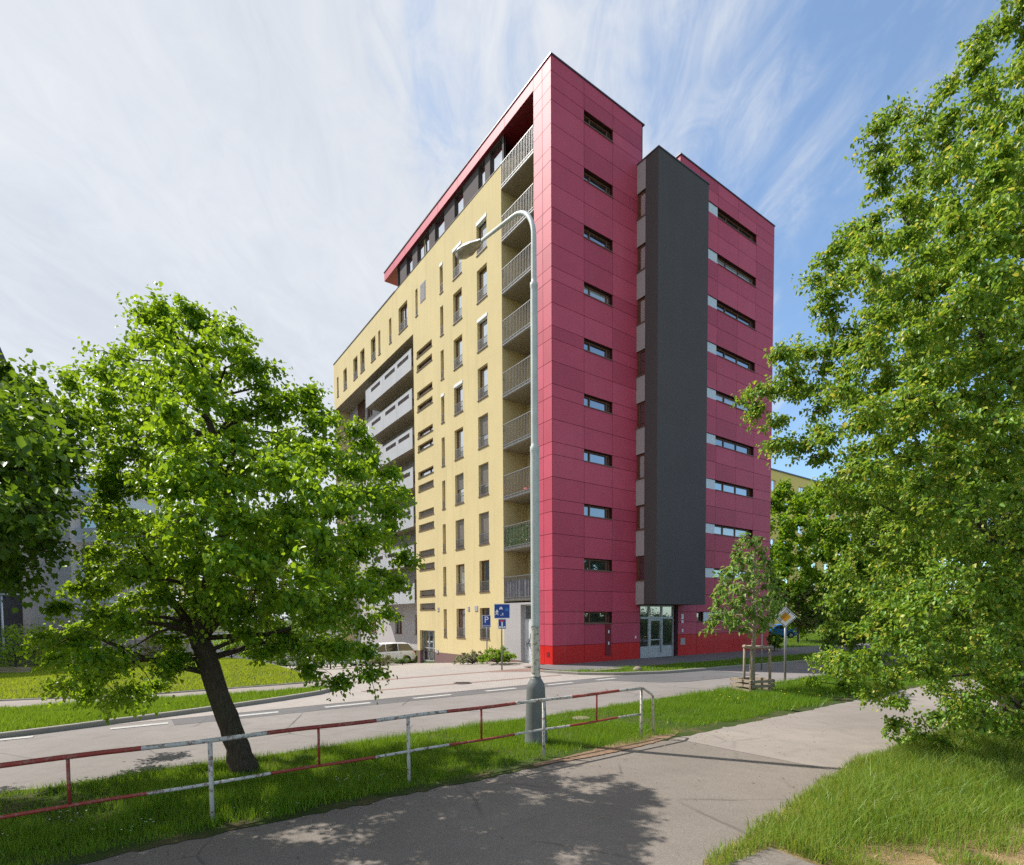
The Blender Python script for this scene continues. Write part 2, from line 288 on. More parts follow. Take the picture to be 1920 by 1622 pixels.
# ------------------------------------------------------------------ mesh helpers
def tag(o, label=None, cat=None, group=None, kind=None):
    for k, v in (('label', label), ('category', cat), ('group', group), ('kind', kind)):
        if v: o[k] = v
    return o
def empty(name, loc, rz=0.0):
    o = bpy.data.objects.new(name, None); COL.objects.link(o); o.location = loc; o.rotation_euler = (0, 0, rz); o.empty_display_size = 0.3; return o
class MB:
    def __init__(s): s.v = []; s.f = []; s.mi = []; s.sm = []
    def add(s, vs, fs, mi=0, smooth=False):
        b = len(s.v); s.v += [tuple(x) for x in vs]
        for f in fs: s.f.append(tuple(b + i for i in f)); s.mi.append(mi); s.sm.append(smooth)
        return s
    def quad(s, a, b, c, d, mi=0): return s.add((a, b, c, d), ((0, 1, 2, 3),), mi)
    def box(s, x0, x1, y0, y1, z0, z1, mi=0):
        x0, x1 = sorted((x0, x1)); y0, y1 = sorted((y0, y1)); z0, z1 = sorted((z0, z1))
        v = [(x, y, z) for z in (z0, z1) for y in (y0, y1) for x in (x0, x1)]
        return s.add(v, ((0, 2, 3, 1), (4, 5, 7, 6), (0, 1, 5, 4), (2, 6, 7, 3), (0, 4, 6, 2), (1, 3, 7, 5)), mi)
    def fbox(s, F, u0, u1, n0, n1, z0, z1, mi=0):
        """box in a facade frame: u along the face, n outwards"""
        a = F(u0, n0, z0); b = F(u1, n1, z1); return s.box(a[0], b[0], a[1], b[1], a[2], b[2], mi)
    def tube(s, pts, rad, seg=8, mi=0, cap=True, smooth=True):
        pts = [Vector(p) for p in pts]
        rad = rad if hasattr(rad, '__len__') else [rad] * len(pts)
        b = len(s.v); n = len(pts); ref = None
        for i, p in enumerate(pts):
            d = (pts[min(i + 1, n - 1)] - pts[max(i - 1, 0)]).normalized()
            if ref is None: ref = Vector((1, 0, 0)) if abs(d.x) < 0.8 else Vector((0, 1, 0))
            a = (ref - d * ref.dot(d)).normalized(); ref = a; c = d.cross(a)
            for k in range(seg):
                t = 2 * math.pi * k / seg; s.v.append(tuple(p + a * (rad[i] * math.cos(t)) + c * (rad[i] * math.sin(t))))
        for i in range(n - 1):
            for k in range(seg):
                k2 = (k + 1) % seg; m = mi[i] if hasattr(mi, '__len__') else mi
                s.f.append((b + i * seg + k, b + i * seg + k2, b + (i + 1) * seg + k2, b + (i + 1) * seg + k)); s.mi.append(m); s.sm.append(smooth)
        if cap:
            m0, m1 = (mi[0], mi[-1]) if hasattr(mi, '__len__') else (mi, mi)
            s.f.append(tuple(b + k for k in reversed(range(seg)))); s.mi.append(m0); s.sm.append(False)
            s.f.append(tuple(b + (n - 1) * seg + k for k in range(seg))); s.mi.append(m1); s.sm.append(False)
        return s
    def prism(s, poly, d0, d1, axis='y', mi=0):
        """extrude a 2-D outline; axis y: poly is (x, z)"""
        n = len(poly)
        P = (lambda p, d: (p[0], d, p[1])) if axis == 'y' else ((lambda p, d: (p[0], p[1], d)) if axis == 'z' else (lambda p, d: (d, p[0], p[1])))
        v = [P(p, d0) for p in poly] + [P(p, d1) for p in poly]
        f = [tuple(range(n)), tuple(reversed(range(n, 2 * n)))] + [(i, n + i, n + (i + 1) % n, (i + 1) % n) for i in range(n)]
        return s.add(v, f, mi)
    def build(s, name, mats, parent=None, loc=None, rz=None, fix=True, bevel=0):
        me = bpy.data.meshes.new(name); me.from_pydata(s.v, [], s.f)
        for m in (mats if isinstance(mats, (list, tuple)) else [mats]): me.materials.append(m)
        me.polygons.foreach_set('material_index', s.mi); me.polygons.foreach_set('use_smooth', s.sm)
        if fix:
            bm = bmesh.new(); bm.from_mesh(me); bmesh.ops.recalc_face_normals(bm, faces=bm.faces)
            if bevel: bmesh.ops.bevel(bm, geom=list(bm.edges), offset=bevel, segments=2, affect='EDGES', clamp_overlap=True)
            bm.to_mesh(me); bm.free()
        o = bpy.data.objects.new(name, me); COL.objects.link(o)
        if parent: o.parent = parent
        if loc is not None: o.location = loc
        if rz is not None: o.rotation_euler = (0, 0, rz)
        return o
def copy_tree(o, parent=None):
    c = o.copy(); COL.objects.link(c)
    if parent: c.parent = parent
    for ch in list(o.children): copy_tree(ch, c)
    return c
def text_mesh(body, size):
    cu = bpy.data.curves.new('lettering', 'FONT'); cu.body = body; cu.size = size; cu.align_x = 'CENTER'; cu.align_y = 'CENTER'; cu.resolution_u = 3; cu.extrude = 0.002
    o = bpy.data.objects.new('lettering', cu); COL.objects.link(o); bpy.context.view_layer.update()
    me = bpy.data.meshes.new_from_object(o.evaluated_get(bpy.context.evaluated_depsgraph_get())); bpy.data.objects.remove(o); return me
def raw_mesh(name, verts, faces_flat, nper, mats, mi=None, smooth=False):
    me = bpy.data.meshes.new(name); nv = len(verts); nf = len(faces_flat) // nper
    me.vertices.add(nv); me.vertices.foreach_set('co', np.asarray(verts, np.float32).ravel())
    me.loops.add(len(faces_flat)); me.loops.foreach_set('vertex_index', np.asarray(faces_flat, np.int32))
    me.polygons.add(nf); me.polygons.foreach_set('loop_start', np.arange(0, nf * nper, nper, dtype=np.int32))
    for m in mats: me.materials.append(m)
    if mi is not None: me.polygons.foreach_set('material_index', np.asarray(mi, np.int32))
    if smooth: me.polygons.foreach_set('use_smooth', np.ones(nf, bool))
    me.update(calc_edges=True); me.validate()
    o = bpy.data.objects.new(name, me); COL.objects.link(o); return o

# ------------------------------------------------------------------ the ground: s runs along the crimson face, t along the yellow face
BX, BY, BA = 2.0305, 27.1, 0.6215
Rv = (math.cos(BA), math.sin(BA)); Lv = (-math.sin(BA), math.cos(BA))
def xy(s, t): return (BX + s * Rv[0] + t * Lv[0], BY + s * Rv[1] + t * Lv[1])
def st(x, y): return ((x - BX) * Rv[0] + (y - BY) * Rv[1], (x - BX) * Lv[0] + (y - BY) * Lv[1])
def sstep(a, b, x): k = np.clip((x - a) / (b - a), 0, 1); return k * k * (3 - 2 * k)
def H(s, t):
    s = np.asarray(s, float); t = np.asarray(t, float)
    drop = 0.070 * np.clip(t - 3.0, 0, 38) * sstep(-12.5, -10.0, s) * (1 - sstep(0.0, 1.2, s))
    mound = 0.30 * np.exp(-(((s + 14.5) / 5.5) ** 2 + ((t - 9.0) / 5.0) ** 2)) * sstep(1.2, 4, t)
    return -0.05 - drop + mound
def ground(x, y): a = st(x, y); return float(H(*a))
def gpos(s, t, dz=0.0): x, y = xy(s, t); return Vector((x, y, float(H(s, t)) + dz))
def ribbon(name, A, B, dz, mat, n=40, m=6, kind='structure', jit=0.0):
    """sheet draped on the ground between two polylines given in (s, t)"""
    def res(P, k):
        P = np.array(P, float); d = np.r_[0, np.cumsum(np.hypot(*np.diff(P, axis=0).T))]; q = np.linspace(0, d[-1], k)
        return np.c_[np.interp(q, d, P[:, 0]), np.interp(q, d, P[:, 1])]
    a, b = res(A, n), res(B, n); k = np.linspace(0, 1, m)[None, :, None]
    if jit:
        a = a + rng.normal(0, jit, a.shape) ; b = b + rng.normal(0, jit, b.shape)
    P = a[:, None, :] * (1 - k) + b[:, None, :] * k; P = P.reshape(-1, 2)
    X = BX + P[:, 0] * Rv[0] + P[:, 1] * Lv[0]; Y = BY + P[:, 0] * Rv[1] + P[:, 1] * Lv[1]
    V = np.c_[X, Y, H(P[:, 0], P[:, 1]) + dz]
    i = np.arange(n * m).reshape(n, m); F = np.stack([i[:-1, :-1], i[1:, :-1], i[1:, 1:], i[:-1, 1:]], -1).reshape(-1)
    o = raw_mesh(name, V, F, 4, [mat], smooth=True)
    if kind: o['kind'] = kind
    return o
def kerb(name, P, w=0.13, h=0.12, flip=1):
    mb = MB(); P = [np.array(p, float) for p in P]; Q = []
    for a, b in zip(P[:-1], P[1:]):
        L = max(1, int(np.hypot(*(b - a)) / 0.5))
        for k in range(L): Q.append(a + (b - a) * k / L)
    Q.append(P[-1]); sec = []
    for i, q in enumerate(Q):
        d = Q[min(i + 1, len(Q) - 1)] - Q[max(i - 1, 0)]; d = d / np.hypot(*d); nn = np.array((-d[1], d[0])) * flip * w
        o1 = xy(*q); o2 = xy(*(q + nn)); z = float(H(*q)); hh = h + rnd.uniform(-0.006, 0.006)
        sec.append([(*o1, z - 0.1), (*o1, z + hh - 0.015), (o1[0] * 0.88 + o2[0] * 0.12, o1[1] * 0.88 + o2[1] * 0.12, z + hh), (*o2, z + hh), (*o2, z - 0.1)])
    for a, b in zip(sec[:-1], sec[1:]):
        for k in range(4): mb.quad(a[k], b[k], b[k + 1], a[k + 1])
    o = mb.build(name, M['kerb'], fix=False); o['kind'] = 'structure'; return o
# base terrain out to the horizon
g = np.concatenate([np.linspace(-900, -70, 14), np.linspace(-60, 60, 121), np.linspace(70, 900, 14)])
S_, T_ = np.meshgrid(g, g, indexing='ij'); P_ = np.c_[S_.ravel(), T_.ravel()]
V_ = np.c_[BX + P_[:, 0] * Rv[0] + P_[:, 1] * Lv[0], BY + P_[:, 0] * Rv[1] + P_[:, 1] * Lv[1], H(P_[:, 0], P_[:, 1]) - 0.06]
i_ = np.arange(len(g) ** 2).reshape(len(g), -1); F_ = np.stack([i_[:-1, :-1], i_[1:, :-1], i_[1:, 1:], i_[:-1, 1:]], -1).reshape(-1)
raw_mesh('ground', V_, F_, 4, [M['soil']], smooth=True)['kind'] = 'structure'
kL = [(-60, -7.6), (-30, -6.3), (-19.6, -5.6), (-17.8, -5.15), (-15.5, -4.45), (-13.6, -3.75), (-12.3, -3.1), (-11.6, -2.4), (-11.2, -1.2), (-11.0, 1.0), (-11.0, 20.0)]
kR = [(-2.4, -2.2), (-2.25, -3.0), (-1.9, -3.9), (-0.9, -5.0), (1.4, -5.85), (4.8, -6.2), (13.2, -6.9), (40, -8.2), (70, -9.5)]
NEAR_T = -10.5
ribbon('road', [(-60, NEAR_T), (70, NEAR_T)], [(-60, -5.2), (70, -5.2)], 0.0, M['road'], 160, 10)
ribbon('road_edge_strip', [(-16.5, -6.15), (-2.3, -6.15)], [(-16.5, -5.25), (-2.3, -5.25)], 0.004, M['road2'], 40, 3)
ribbon('road_patch', [(-2.3, -6.2), (-1.3, -7.75), (-0.4, -8.2), (4.0, -8.5)], [(-2.3, -5.25), (-0.8, -5.3), (1.4, -5.95), (4.0, -6.25)], 0.008, M['road2'], 24, 4)
ribbon('forecourt_pavers', [(-11.2, -5.22), (0, -5.22)], [(-11.2, 3.0), (0, 3.0)], 0.006, M['paver'], 40, 30)
ribbon('junction_pavers', [(-19.0, -5.22), (-11.2, -5.22)], [(-16.5, -4.6), (-11.2, -1.5)], 0.005, M['paver'], 20, 6)
ribbon('side_street', [(-11.1, 2.9), (-0.0, 2.9)], [(-11.1, 38), (-0.0, 38)], 0.004, M['paver'], 20, 40)
ribbon('paver_band', [(-11.0, -3.40), (-2.5, -3.62)], [(-11.0, -3.18), (-2.5, -3.40)], 0.012, M['paver_r'], 20, 2)
ribbon('paver_band', [(-11.0, -0.62), (-1.0, -0.48)], [(-11.0, -0.34), (-1.0, -0.20)], 0.012, M['paver_r'], 20, 2)
ribbon('paver_band', [(-4.2, -0.62), (-1.2, -2.4)], [(-3.5, -0.2), (0.0, -0.2)], 0.013, M['paver_r'], 12, 4)
ribbon('sidewalk', [(-1.6, -3.2), (1.0, -3.3), (6.5, -3.5), (18, -4.3), (70, -7.2)], [(-1.6, 0.4), (1.0, 0.4), (6.5, 0.4), (18, 0.4), (70, -3.2)], 0.055, M['pave'], 60, 8)
mk = []
for a, b in ((-25.1, -23.9), (-22.6, -21.4), (-20.2, -19.0), (-17.7, -16.6), (-15.3, -14.15), (-12.95, -11.65), (-10.3, -9.0), (-7.7, -6.45), (-5.05, -3.85), (-2.65, -1.6)):
    ribbon('road_marking', [(a, -5.86), (b, -5.86)], [(a, -5.64), (b, -5.64)], 0.010, M['mark'], 8, 2)
# the footpath the camera stands on, its paler relaid length, and a side path at the right
ribbon('footpath', [(-60, -13.6), (-8.45, -13.6)], [(-60, -17.8), (-13.2, -17.8), (-12.06, -17.62), (-10.96, -17.45), (-8.3, -17.0)], 0.004, M['path'], 120, 10)
ribbon('footpath_near', [(-30, -17.0), (-12.75, -17.4)], [(-30, -24), (-13.8, -24)], 0.002, M['path'], 40, 20)
ribbon('footpath_relaid', [(-8.55, -13.55), (-4, -13.75), (0.5, -13.9), (40, -14.2)], [(-8.38, -17.02), (-4, -17.2), (0.5, -17.3), (40, -17.6)], 0.008, M['path2'], 60, 8)
ribbon('side_path', [(-13.2, -17.75), (-11.95, -17.85)], [(-14.5, -24), (-12.5, -24)], 0.014, M['path'], 12, 6)
ribbon('left_footpath', [(-60, -2.6), (-20.2, -0.75), (-16.8, -1.45), (-14, -1.75), (-11.3, -1.5)], [(-60, 0.2), (-20.4, 1.15), (-16.5, -0.1), (-12, 0.0), (-11.2, 0.3)], 0.05, M['path2'], 60, 5)
ribbon('verge', [(-60, NEAR_T + 0.02), (-8, NEAR_T + 0.02), (70, NEAR_T + 0.02)], [(-60, -13.95), (-8, -13.95), (70, -13.95)], 0.012, M['soil'], 900, 14, jit=0.035)
M['dirt'] = simple('trampled_dirt', (0.20, 0.125, 0.075), 0.95, var=0.4, scale=9, bump=0.6, bscale=40)
ribbon('bare_soil', [(-12.0, -13.80), (-10.6, -13.70), (-9.4, -13.42), (-8.4, -13.35), (-7.9, -13.5)], [(-12.0, -13.90), (-10.6, -14.04), (-9.4, -14.0), (-8.4, -13.85), (-7.9, -13.6)], 0.018, M['dirt'], 40, 3, jit=0.012)
ribbon('verge_right', [(-12.9, -17.65), (-11.0, -17.4), (-8.5, -17.0), (-5.7, -16.9), (40, -17.3)], [(-14.5, -24), (-10, -26), (-8, -30), (-2, -36), (40, -50)], 0.012, M['straw'], 400, 40, jit=0.03)
ribbon('verge_building', [(-2.25, -2.3), (-2.0, -3.6), (-0.9, -4.85), (1.4, -5.7), (4.8, -6.06), (13.2, -6.76), (40, -8.05), (70, -9.3)], [(-1.65, -2.2), (-1.3, -3.0), (0, -3.2), (2, -3.3), (6.5, -3.5), (13.2, -3.95), (40, -5.5), (70, -7.2)], 0.06, M['soil'], 80, 6)
ribbon('verge_left', [(-60, -7.45), (-30, -6.15), (-19.6, -5.45), (-17.8, -5.0), (-15.5, -4.3), (-13.6, -3.6), (-12.2, -2.9), (-11.4, -1.7)], [(-60, -2.6), (-30, -1.2), (-20.2, -0.75), (-18, -1.2), (-16.8, -1.45), (-14, -1.75), (-12.4, -1.7), (-11.5, -1.55)], 0.06, M['soil'], 80, 6)
ribbon('lawn_ground', [(-60, 0.3), (-20.4, 1.2), (-16.5, 0.0), (-12, 0.1), (-11.15, 0.4)], [(-60, 30), (-20.4, 24), (-16.5, 22), (-13, 20), (-11.15, 20)], 0.06, M['soil'], 60, 30)
kerb('kerb_left', kL, flip=1); kerb('kerb_right', kR, flip=1)
kerb('kerb_path', [(-60, 0.15), (-20.4, 1.1), (-16.5, -0.15), (-12, -0.05), (-11.2, 0.25)], 0.08, 0.09)
kerb('kerb_near', [(-4.5, -10.42), (70, -10.42)], 0.1, 0.05, -1)

# ------------------------------------------------------------------ the apartment building (local x = s, y = t)
bld = empty('apartment_building', (BX, BY, 0), BA)
tag(bld, 'tall apartment block with crimson panel end wall, yellow long side and dark stair tower', 'building')
FL = lambda u, n, z: (-n, u, z)                 # long yellow side
FRR = lambda u, n, z: (u, -n, z)                # crimson end
TS = 6.03
FT = lambda u, n, z: (TS - n, u, z)             # flank of the dark tower
REC = 1.4
FG = lambda u, n, z: (REC - n, u, z)            # recessed grey wall
SP = 2.7815                                      # storey pitch
def wall(mb, F, u0, u1, z0, z1, holes, depth, mi=0):
    us = sorted({u0, u1, *[h[0] for h in holes], *[h[1] for h in holes]}); zs = sorted({z0, z1, *[h[2] for h in holes], *[h[3] for h in holes]})
    us = [u for u in us if u0 <= u <= u1]; zs = [z for z in zs if z0 <= z <= z1]
    for a, b in zip(us[:-1], us[1:]):
        run = None
        for c, d in list(zip(zs[:-1], zs[1:])) + [(None, None)]:
            solid = c is not None and not any(h[0] < (a + b) / 2 < h[1] and h[2] < (c + d) / 2 < h[3] for h in holes)
            if solid: run = (run[0], d) if run else (c, d)
            elif run:
                mb.quad(F(a, 0, run[0]), F(b, 0, run[0]), F(b, 0, run[1]), F(a, 0, run[1]), mi); run = None
    for a, b, c, d in holes:
        mb.quad(F(a, 0, c), F(a, 0, d), F(a, -depth, d), F(a, -depth, c), mi); mb.quad(F(b, 0, c), F(b, 0, d), F(b, -depth, d), F(b, -depth, c), mi)
        mb.quad(F(a, 0, d), F(b, 0, d), F(b, -depth, d), F(a, -depth, d), mi); mb.quad(F(a, 0, c), F(b, 0, c), F(b, -depth, c), F(a, -depth, c), mi)

# windows: each kind is modelled once (local x right, y inwards, z up), then placed
protos = {}
def window(side, left, z0, key, name='window', label=None):
    """key = (w, h, depth, mullions, glass, rail, box, blind, framemat)"""
    wd, ht, dp, mul, gl, rail, boxed, blind, fm = key
    loc = {'L': (0, left, z0), 'R': (left, 0, z0), 'T': (TS, left, z0), 'G': (REC, left, z0), 'P': (0.20, left, z0)}[side]
    rz = 0 if side == 'R' else -math.pi / 2
    if key in protos:
        o = copy_tree(protos[key], bld)
    else:
        f = MB(); t = 0.07; y0, y1 = dp - 0.02, dp + 0.06
        f.box(0, wd, y0, y1, 0, t); f.box(0, wd, y0, y1, ht - t, ht); f.box(0, t, y0, y1, t, ht - t); f.box(wd - t, wd, y0, y1, t, ht - t)
        for m in mul: f.box(m - 0.04, m + 0.04, y0 - 0.003, y1, t, ht - t)
        o = f.build(name, M[fm], bld)
        g = MB(); xs = [t] + sorted(mul) + [wd - t]
        for a, b in zip(xs[:-1], xs[1:]):
            q = rnd.uniform(-0.006, 0.006); g.quad((a, dp + 0.03 + q, t), (b, dp + 0.03 - q, t), (b, dp + 0.03 - q, ht - t), (a, dp + 0.03 + q, ht - t))
        g.build('pane', M[gl], o, fix=False)
        s = MB(); s.box(-0.03, wd + 0.03, -0.045, dp, -0.035, 0.004); s.build('sill', M['sill'], o)
        if rail:
            r = MB(); r.box(0.01, wd - 0.01, -0.005, 0.025, rail - 0.03, rail); r.box(0.01, wd - 0.01, -0.005, 0.025, 0.05, 0.075)
            k = max(2, int(wd / 0.105))
            for i in range(k + 1):
                x = 0.02 + (wd - 0.04) * i / k; r.box(x - 0.009, x + 0.009, 0.0, 0.02, 0.075, rail - 0.03)
            r.build('window_guard', M['galv'], o)
        if boxed:
            b = MB(); b.box(0.0, wd, -0.03, dp - 0.03, ht - 0.16, ht + 0.02); b.build('blind_box', M['whitebox'], o)
        if blind:
            b = MB(); n = int(blind * ht / 0.08)
            for i in range(n):
                z = ht - 0.02 - i * 0.08; b.quad((0.03, dp - 0.05, z), (wd - 0.03, dp - 0.05, z), (wd - 0.03, dp - 0.028, z - 0.078), (0.03, dp - 0.028, z - 0.078))
            b.build('blind', M['blind'], o, fix=False)
        protos[key] = o
    o.location = loc; o.rotation_euler = (0, 0, rz)
    if label: o['label'] = label
    return o

# ---- yellow long side
Y0_, YT = 0.04, 26.80
holesY = []
def yw(t0, t1, z0, z1, *a, **k): holesY.append((t0, t1, z0, z1)); return window('L', t1, z0, *a, **k)
for k in range(9):
    zt = 2.95 + SP * k - (0.06 if k == 8 else 0.0); zt += 0.04 * (k > 2) * (k < 8)
    zb = zt - 1.83
    lit = k >= 2
    a_box = k in (8, 6, 5); b_box = k in (8, 5, 3) and k != 3
    gA = 'glass' if k >= 4 else 'glass_d'; gB = 'glass_w' if k in (0, 1) else ('glass' if k >= 3 else 'glass_d')
    blA = {4: 0.6, 3: 0.62, 2: 0.95}.get(k, 0); blB = {2: 0.9, 3: 0.5}.get(k, 0)
    yw(5.70, 6.77, zb, zt, (1.07, 1.83, 0.20, (), gA, 0.62, k in (8, 6), blA, 'frame'))
    yw(8.50, 9.56, zb, zt, (1.06, 1.83, 0.20, (0.30,) if k in (0, 5) else (), gB, 0.62, k in (8, 5), blB, 'frame'))
    yw(10.85, 11.26, zb, zt, (0.41, 1.83, 0.20, (), 'glass_d', 0.55, k in (8, 5), 0, 'frame'))
for k in range(7):
    for j, (zo, bl) in enumerate(((3.90, k < 3), (2.97, k < 4))):
        yw(12.46, 14.76, zo + 2.775 * k, zo + 0.43 + 2.775 * k, (2.30, 0.43, 0.20, (1.55,), 'glass', 0, False, 0.9 if bl else 0, 'frame_d'))
for t0, t1, mu in ((31.40, 31.88, ()), (29.10, 30.02, ()), (26.32, 27.38, ()), (24.64, 25.64, ()), (22.20, 23.20, ()), (21.18, 21.62, ()), (19.0, 19.44, ()), (16.16, 17.68, (0.72,)), (14.48, 14.84, ())):
    yw(t0, t1, 23.43, 25.26, (round(t1 - t0, 2), 1.83, 0.20, mu, 'glass' if t1 - t0 > 0.6 else 'glass_d', 0.60, False, 0, 'frame'))
DOOR = (12.58, 14.85, -0.90, 1.50); holesY.append(DOOR)
mb = MB(); zU = 22.46; tU = 15.27
wall(mb, FL, 4.24, tU, Y0_, YT, [(max(h[0], 4.24), h[1], max(h[2], Y0_), h[3]) for h in holesY if h[1] < tU], 0.2)
wall(mb, FL, tU, 32.75, zU, YT, [h for h in holesY if h[0] > tU], 0.2)
mb.quad(FL(tU, 0, -1.3), FL(tU, -REC, -1.3), FL(tU, -REC, zU), FL(tU, 0, zU))               # flank towards the grey recess
mb.quad(FL(4.24, 0, 3.17), FL(4.24, -1.7, 3.17), FL(4.24, -1.7, 28.48), FL(4.24, 0, 26.8))   # loggia flank
mb.quad(FL(32.75, 0, zU), FL(32.75, -12, zU), FL(32.75, -12, YT), FL(32.75, 0, YT))
mb.quad(FL(1.38, -1.7, 3.17), FL(4.24, -1.7, 3.17), FL(4.24, -1.7, 26.0), FL(1.38, -1.7, 26.0))
mb.build('yellow_wall', M['yellow'], bld, fix=False)
mb = MB(); wall(mb, FL, 4.24, tU, -1.5, Y0_, [(12.58, 14.85, -0.9, Y0_)], 0.25)
for h in ((4.24, tU),): pass
mb.build('plinth', M['plinth'], bld, fix=False)
mb = MB(); mb.quad(FL(tU, 0.0, zU), FL(32.75, 0.0, zU), FL(32.75, -REC - 0.1, zU), FL(tU, -REC - 0.1, zU)); mb.build('soffit', M['conc'], bld, fix=False)
cp = MB(); cp.fbox(FL, 18.3, 32.79, -0.40, 0.04, YT, YT + 0.06); cp.fbox(FL, 4.26, 18.3, -0.19, 0.025, YT, YT + 0.03); cp.build('parapet_coping', M['coping'], bld)
# vents and small things on the yellow wall
v = MB(); v.fbox(FL, 13.28, 14.08, 0.0, 0.02, 23.98, 25.22)
for i in range(14): v.fbox(FL, 13.34, 14.02, 0.02, 0.035, 24.04 + i * 0.083, 24.085 + i * 0.083)
v.build('vent_grille', M['lgrey'], bld)
for t_, z_, w_, h_ in ((11.98, 2.80, 0.22, 0.28), (8.04, 2.78, 0.22, 0.28), (7.15, 2.76, 0.34, 0.34)):
    v = MB(); v.fbox(FL, t_ - w_ / 2, t_ + w_ / 2, 0.0, 0.03, z_, z_ + h_)
    for i in range(3): v.fbox(FL, t_ - w_ / 2 + 0.02, t_ + w_ / 2 - 0.02, 0.03, 0.04, z_ + 0.03 + i * h_ / 3, z_ + 0.07 + i * h_ / 3)
    v.build('vent_grille', M['lgrey'], bld)
v = MB(); v.fbox(FL, 12.05, 12.3, 0, 0.05, -0.02, 0.22); v.build('meter_box', M['lgrey'], bld)
# glass door at the low end
d = MB()
for a, b in ((12.58, 12.64), (13.26, 13.34), (13.92, 14.0), (14.79, 14.85)): d.fbox(FL, a, b, -0.34, -0.26, -0.9, 1.5)
d.fbox(FL, 12.64, 14.79, -0.335, -0.265, 1.43, 1.5); d.fbox(FL, 12.64, 14.79, -0.335, -0.265, -0.9, -0.62); d.fbox(FL, 12.64, 14.79, -0.335, -0.265, 0.22, 0.28)
dd = d.build('entrance_door', M['alu'], bld)
g_ = MB(); g_.quad(FL(12.64, -0.30, -0.62), FL(14.79, -0.30, -0.62), FL(14.79, -0.30, 1.43), FL(12.64, -0.30, 1.43)); g_.build('pane', M['glass_d'], dd, fix=False)
# ---- pale ground-floor piece with the white steel door, and the loggias above it
mb = MB(); wall(mb, FL, 1.38, 4.24, -0.2, 3.17, [(1.42, 2.68, -0.09, 3.06)], 0.3); mb.build('ground_floor_wall', M['lgrey'], bld, fix=False)
mb = MB(); mb.fbox(FL, 2.69, 4.24, 0.0, 0.012, -0.4, 0.06); mb.build('plinth', M['plinth'], bld)
d = MB(); d.fbox(FL, 1.42, 2.68, -0.32, -0.26, -0.09, 2.22); d.fbox(FL, 1.55, 2.55, -0.26, -0.245, 1.0, 2.1); d.fbox(FL, 1.55, 2.55, -0.26, -0.245, 0.05, 0.85); d.fbox(FL, 2.02, 2.05, -0.26, -0.235, -0.05, 2.2)
for i in range(4): d.fbox(FL, 2.2, 2.5, -0.245, -0.235, 0.1 + i * 0.06, 0.135 + i * 0.06)
dw = d.build('steel_door', M['door_w'], bld); dw['label'] = 'white steel double door with scribbles'
sc_ = MB()
for i in range(9):
    a, b = 2.12 + rnd.uniform(0, .32), 0.75 + rnd.uniform(0, 0.9); pts = [FL(a + rnd.uniform(-.09, .09), -0.238, b + rnd.uniform(-.14, .14)) for _ in range(4)]; sc_.tube(pts, 0.010, 4)
sc_.build('graffiti', M['black'], dw)
h_ = MB(); h_.fbox(FL, 1.86, 1.92, -0.26, -0.20, 0.95, 1.2); h_.build('handle', M['black'], dw)
tw = MB(); tw.fbox(FL, 1.42, 2.68, -0.32, -0.26, 2.22, 2.30); tw.fbox(FL, 1.42, 2.68, -0.32, -0.26, 2.98, 3.06); tw.fbox(FL, 1.42, 1.5, -0.32, -0.26, 2.3, 2.98); tw.fbox(FL, 2.6, 2.68, -0.32, -0.26, 2.3, 2.98)
tw = tw.build('transom_window', M['alu'], bld); p_ = MB(); p_.quad(FL(1.5, -0.29, 2.3), FL(2.6, -0.29, 2.3), FL(2.6, -0.29, 2.98), FL(1.5, -0.29, 2.98)); p_.build('pane', M['glass_d'], tw, fix=False)
def railing_mesh():
    r = MB(); L = 2.86; r.box(0, L, -0.02, 0.02, 1.28, 1.32); r.box(0, L, -0.012, 0.012, 0.16, 0.19); r.box(0, L, -0.015, 0.015, 0.0, 0.03)
    for i in range(22): x = 0.03 + i * 0.1333; r.box(x - 0.0095, x + 0.0095, -0.008, 0.008, 0.03, 1.28)
    for i in range(48): x = 0.02 + i * 0.06; r.box(x - 0.013, x + 0.013, 0.010, 0.016, 0.02, 0.15)
    for x in (0.05, 0.35, L - 0.05): r.box(x - 0.02, x + 0.02, 0.02, 0.09, 0.98, 1.03)
    return r
rail0 = None; door0 = None; lime0 = None
for k in range(9):
    zb = 3.26 + SP * k - (0.03 if k > 5 else 0)
    sl = MB(); sl.fbox(FL, 1.38, 4.24, -1.7, -0.015, zb, zb + 0.2); sl.build('loggia_slab', M['conc'], bld)
    if rail0 is None:
        rail0 = railing_mesh().build('balcony_railing', M['galv'], bld); rail0.rotation_euler = (0, 0, -math.pi / 2)
        d = MB(); d.fbox(FL, 1.45, 1.53, -1.69, -1.61, 0, 2.3); d.fbox(FL, 2.12, 2.2, -1.69, -1.61, 0, 2.3); d.fbox(FL, 1.53, 2.12, -1.69, -1.61, 2.2, 2.3); d.fbox(FL, 1.53, 2.12, -1.69, -1.61, 0, 0.12)
        door0 = d.build('balcony_door', M['frame'], bld); p_ = MB(); p_.quad(FL(1.53, -1.65, .12), FL(2.12, -1.65, .12), FL(2.12, -1.65, 2.2), FL(1.53, -1.65, 2.2)); p_.build('pane', M['glass_d'], door0, fix=False)
        l_ = MB(); l_.fbox(FL, 2.25, 2.72, -1.69, -1.63, 0, 2.4); lime0 = l_.build('lime_panel', M['lime'], bld)
        a, b, c = rail0, door0, lime0
    else: a, b, c = copy_tree(rail0, bld), copy_tree(door0, bld), copy_tree(lime0, bld)
    a.location = (0, 4.24, zb + 0.05); b.location = (0, 0, zb + 0.2); c.location = (0, 0, zb + 0.2)
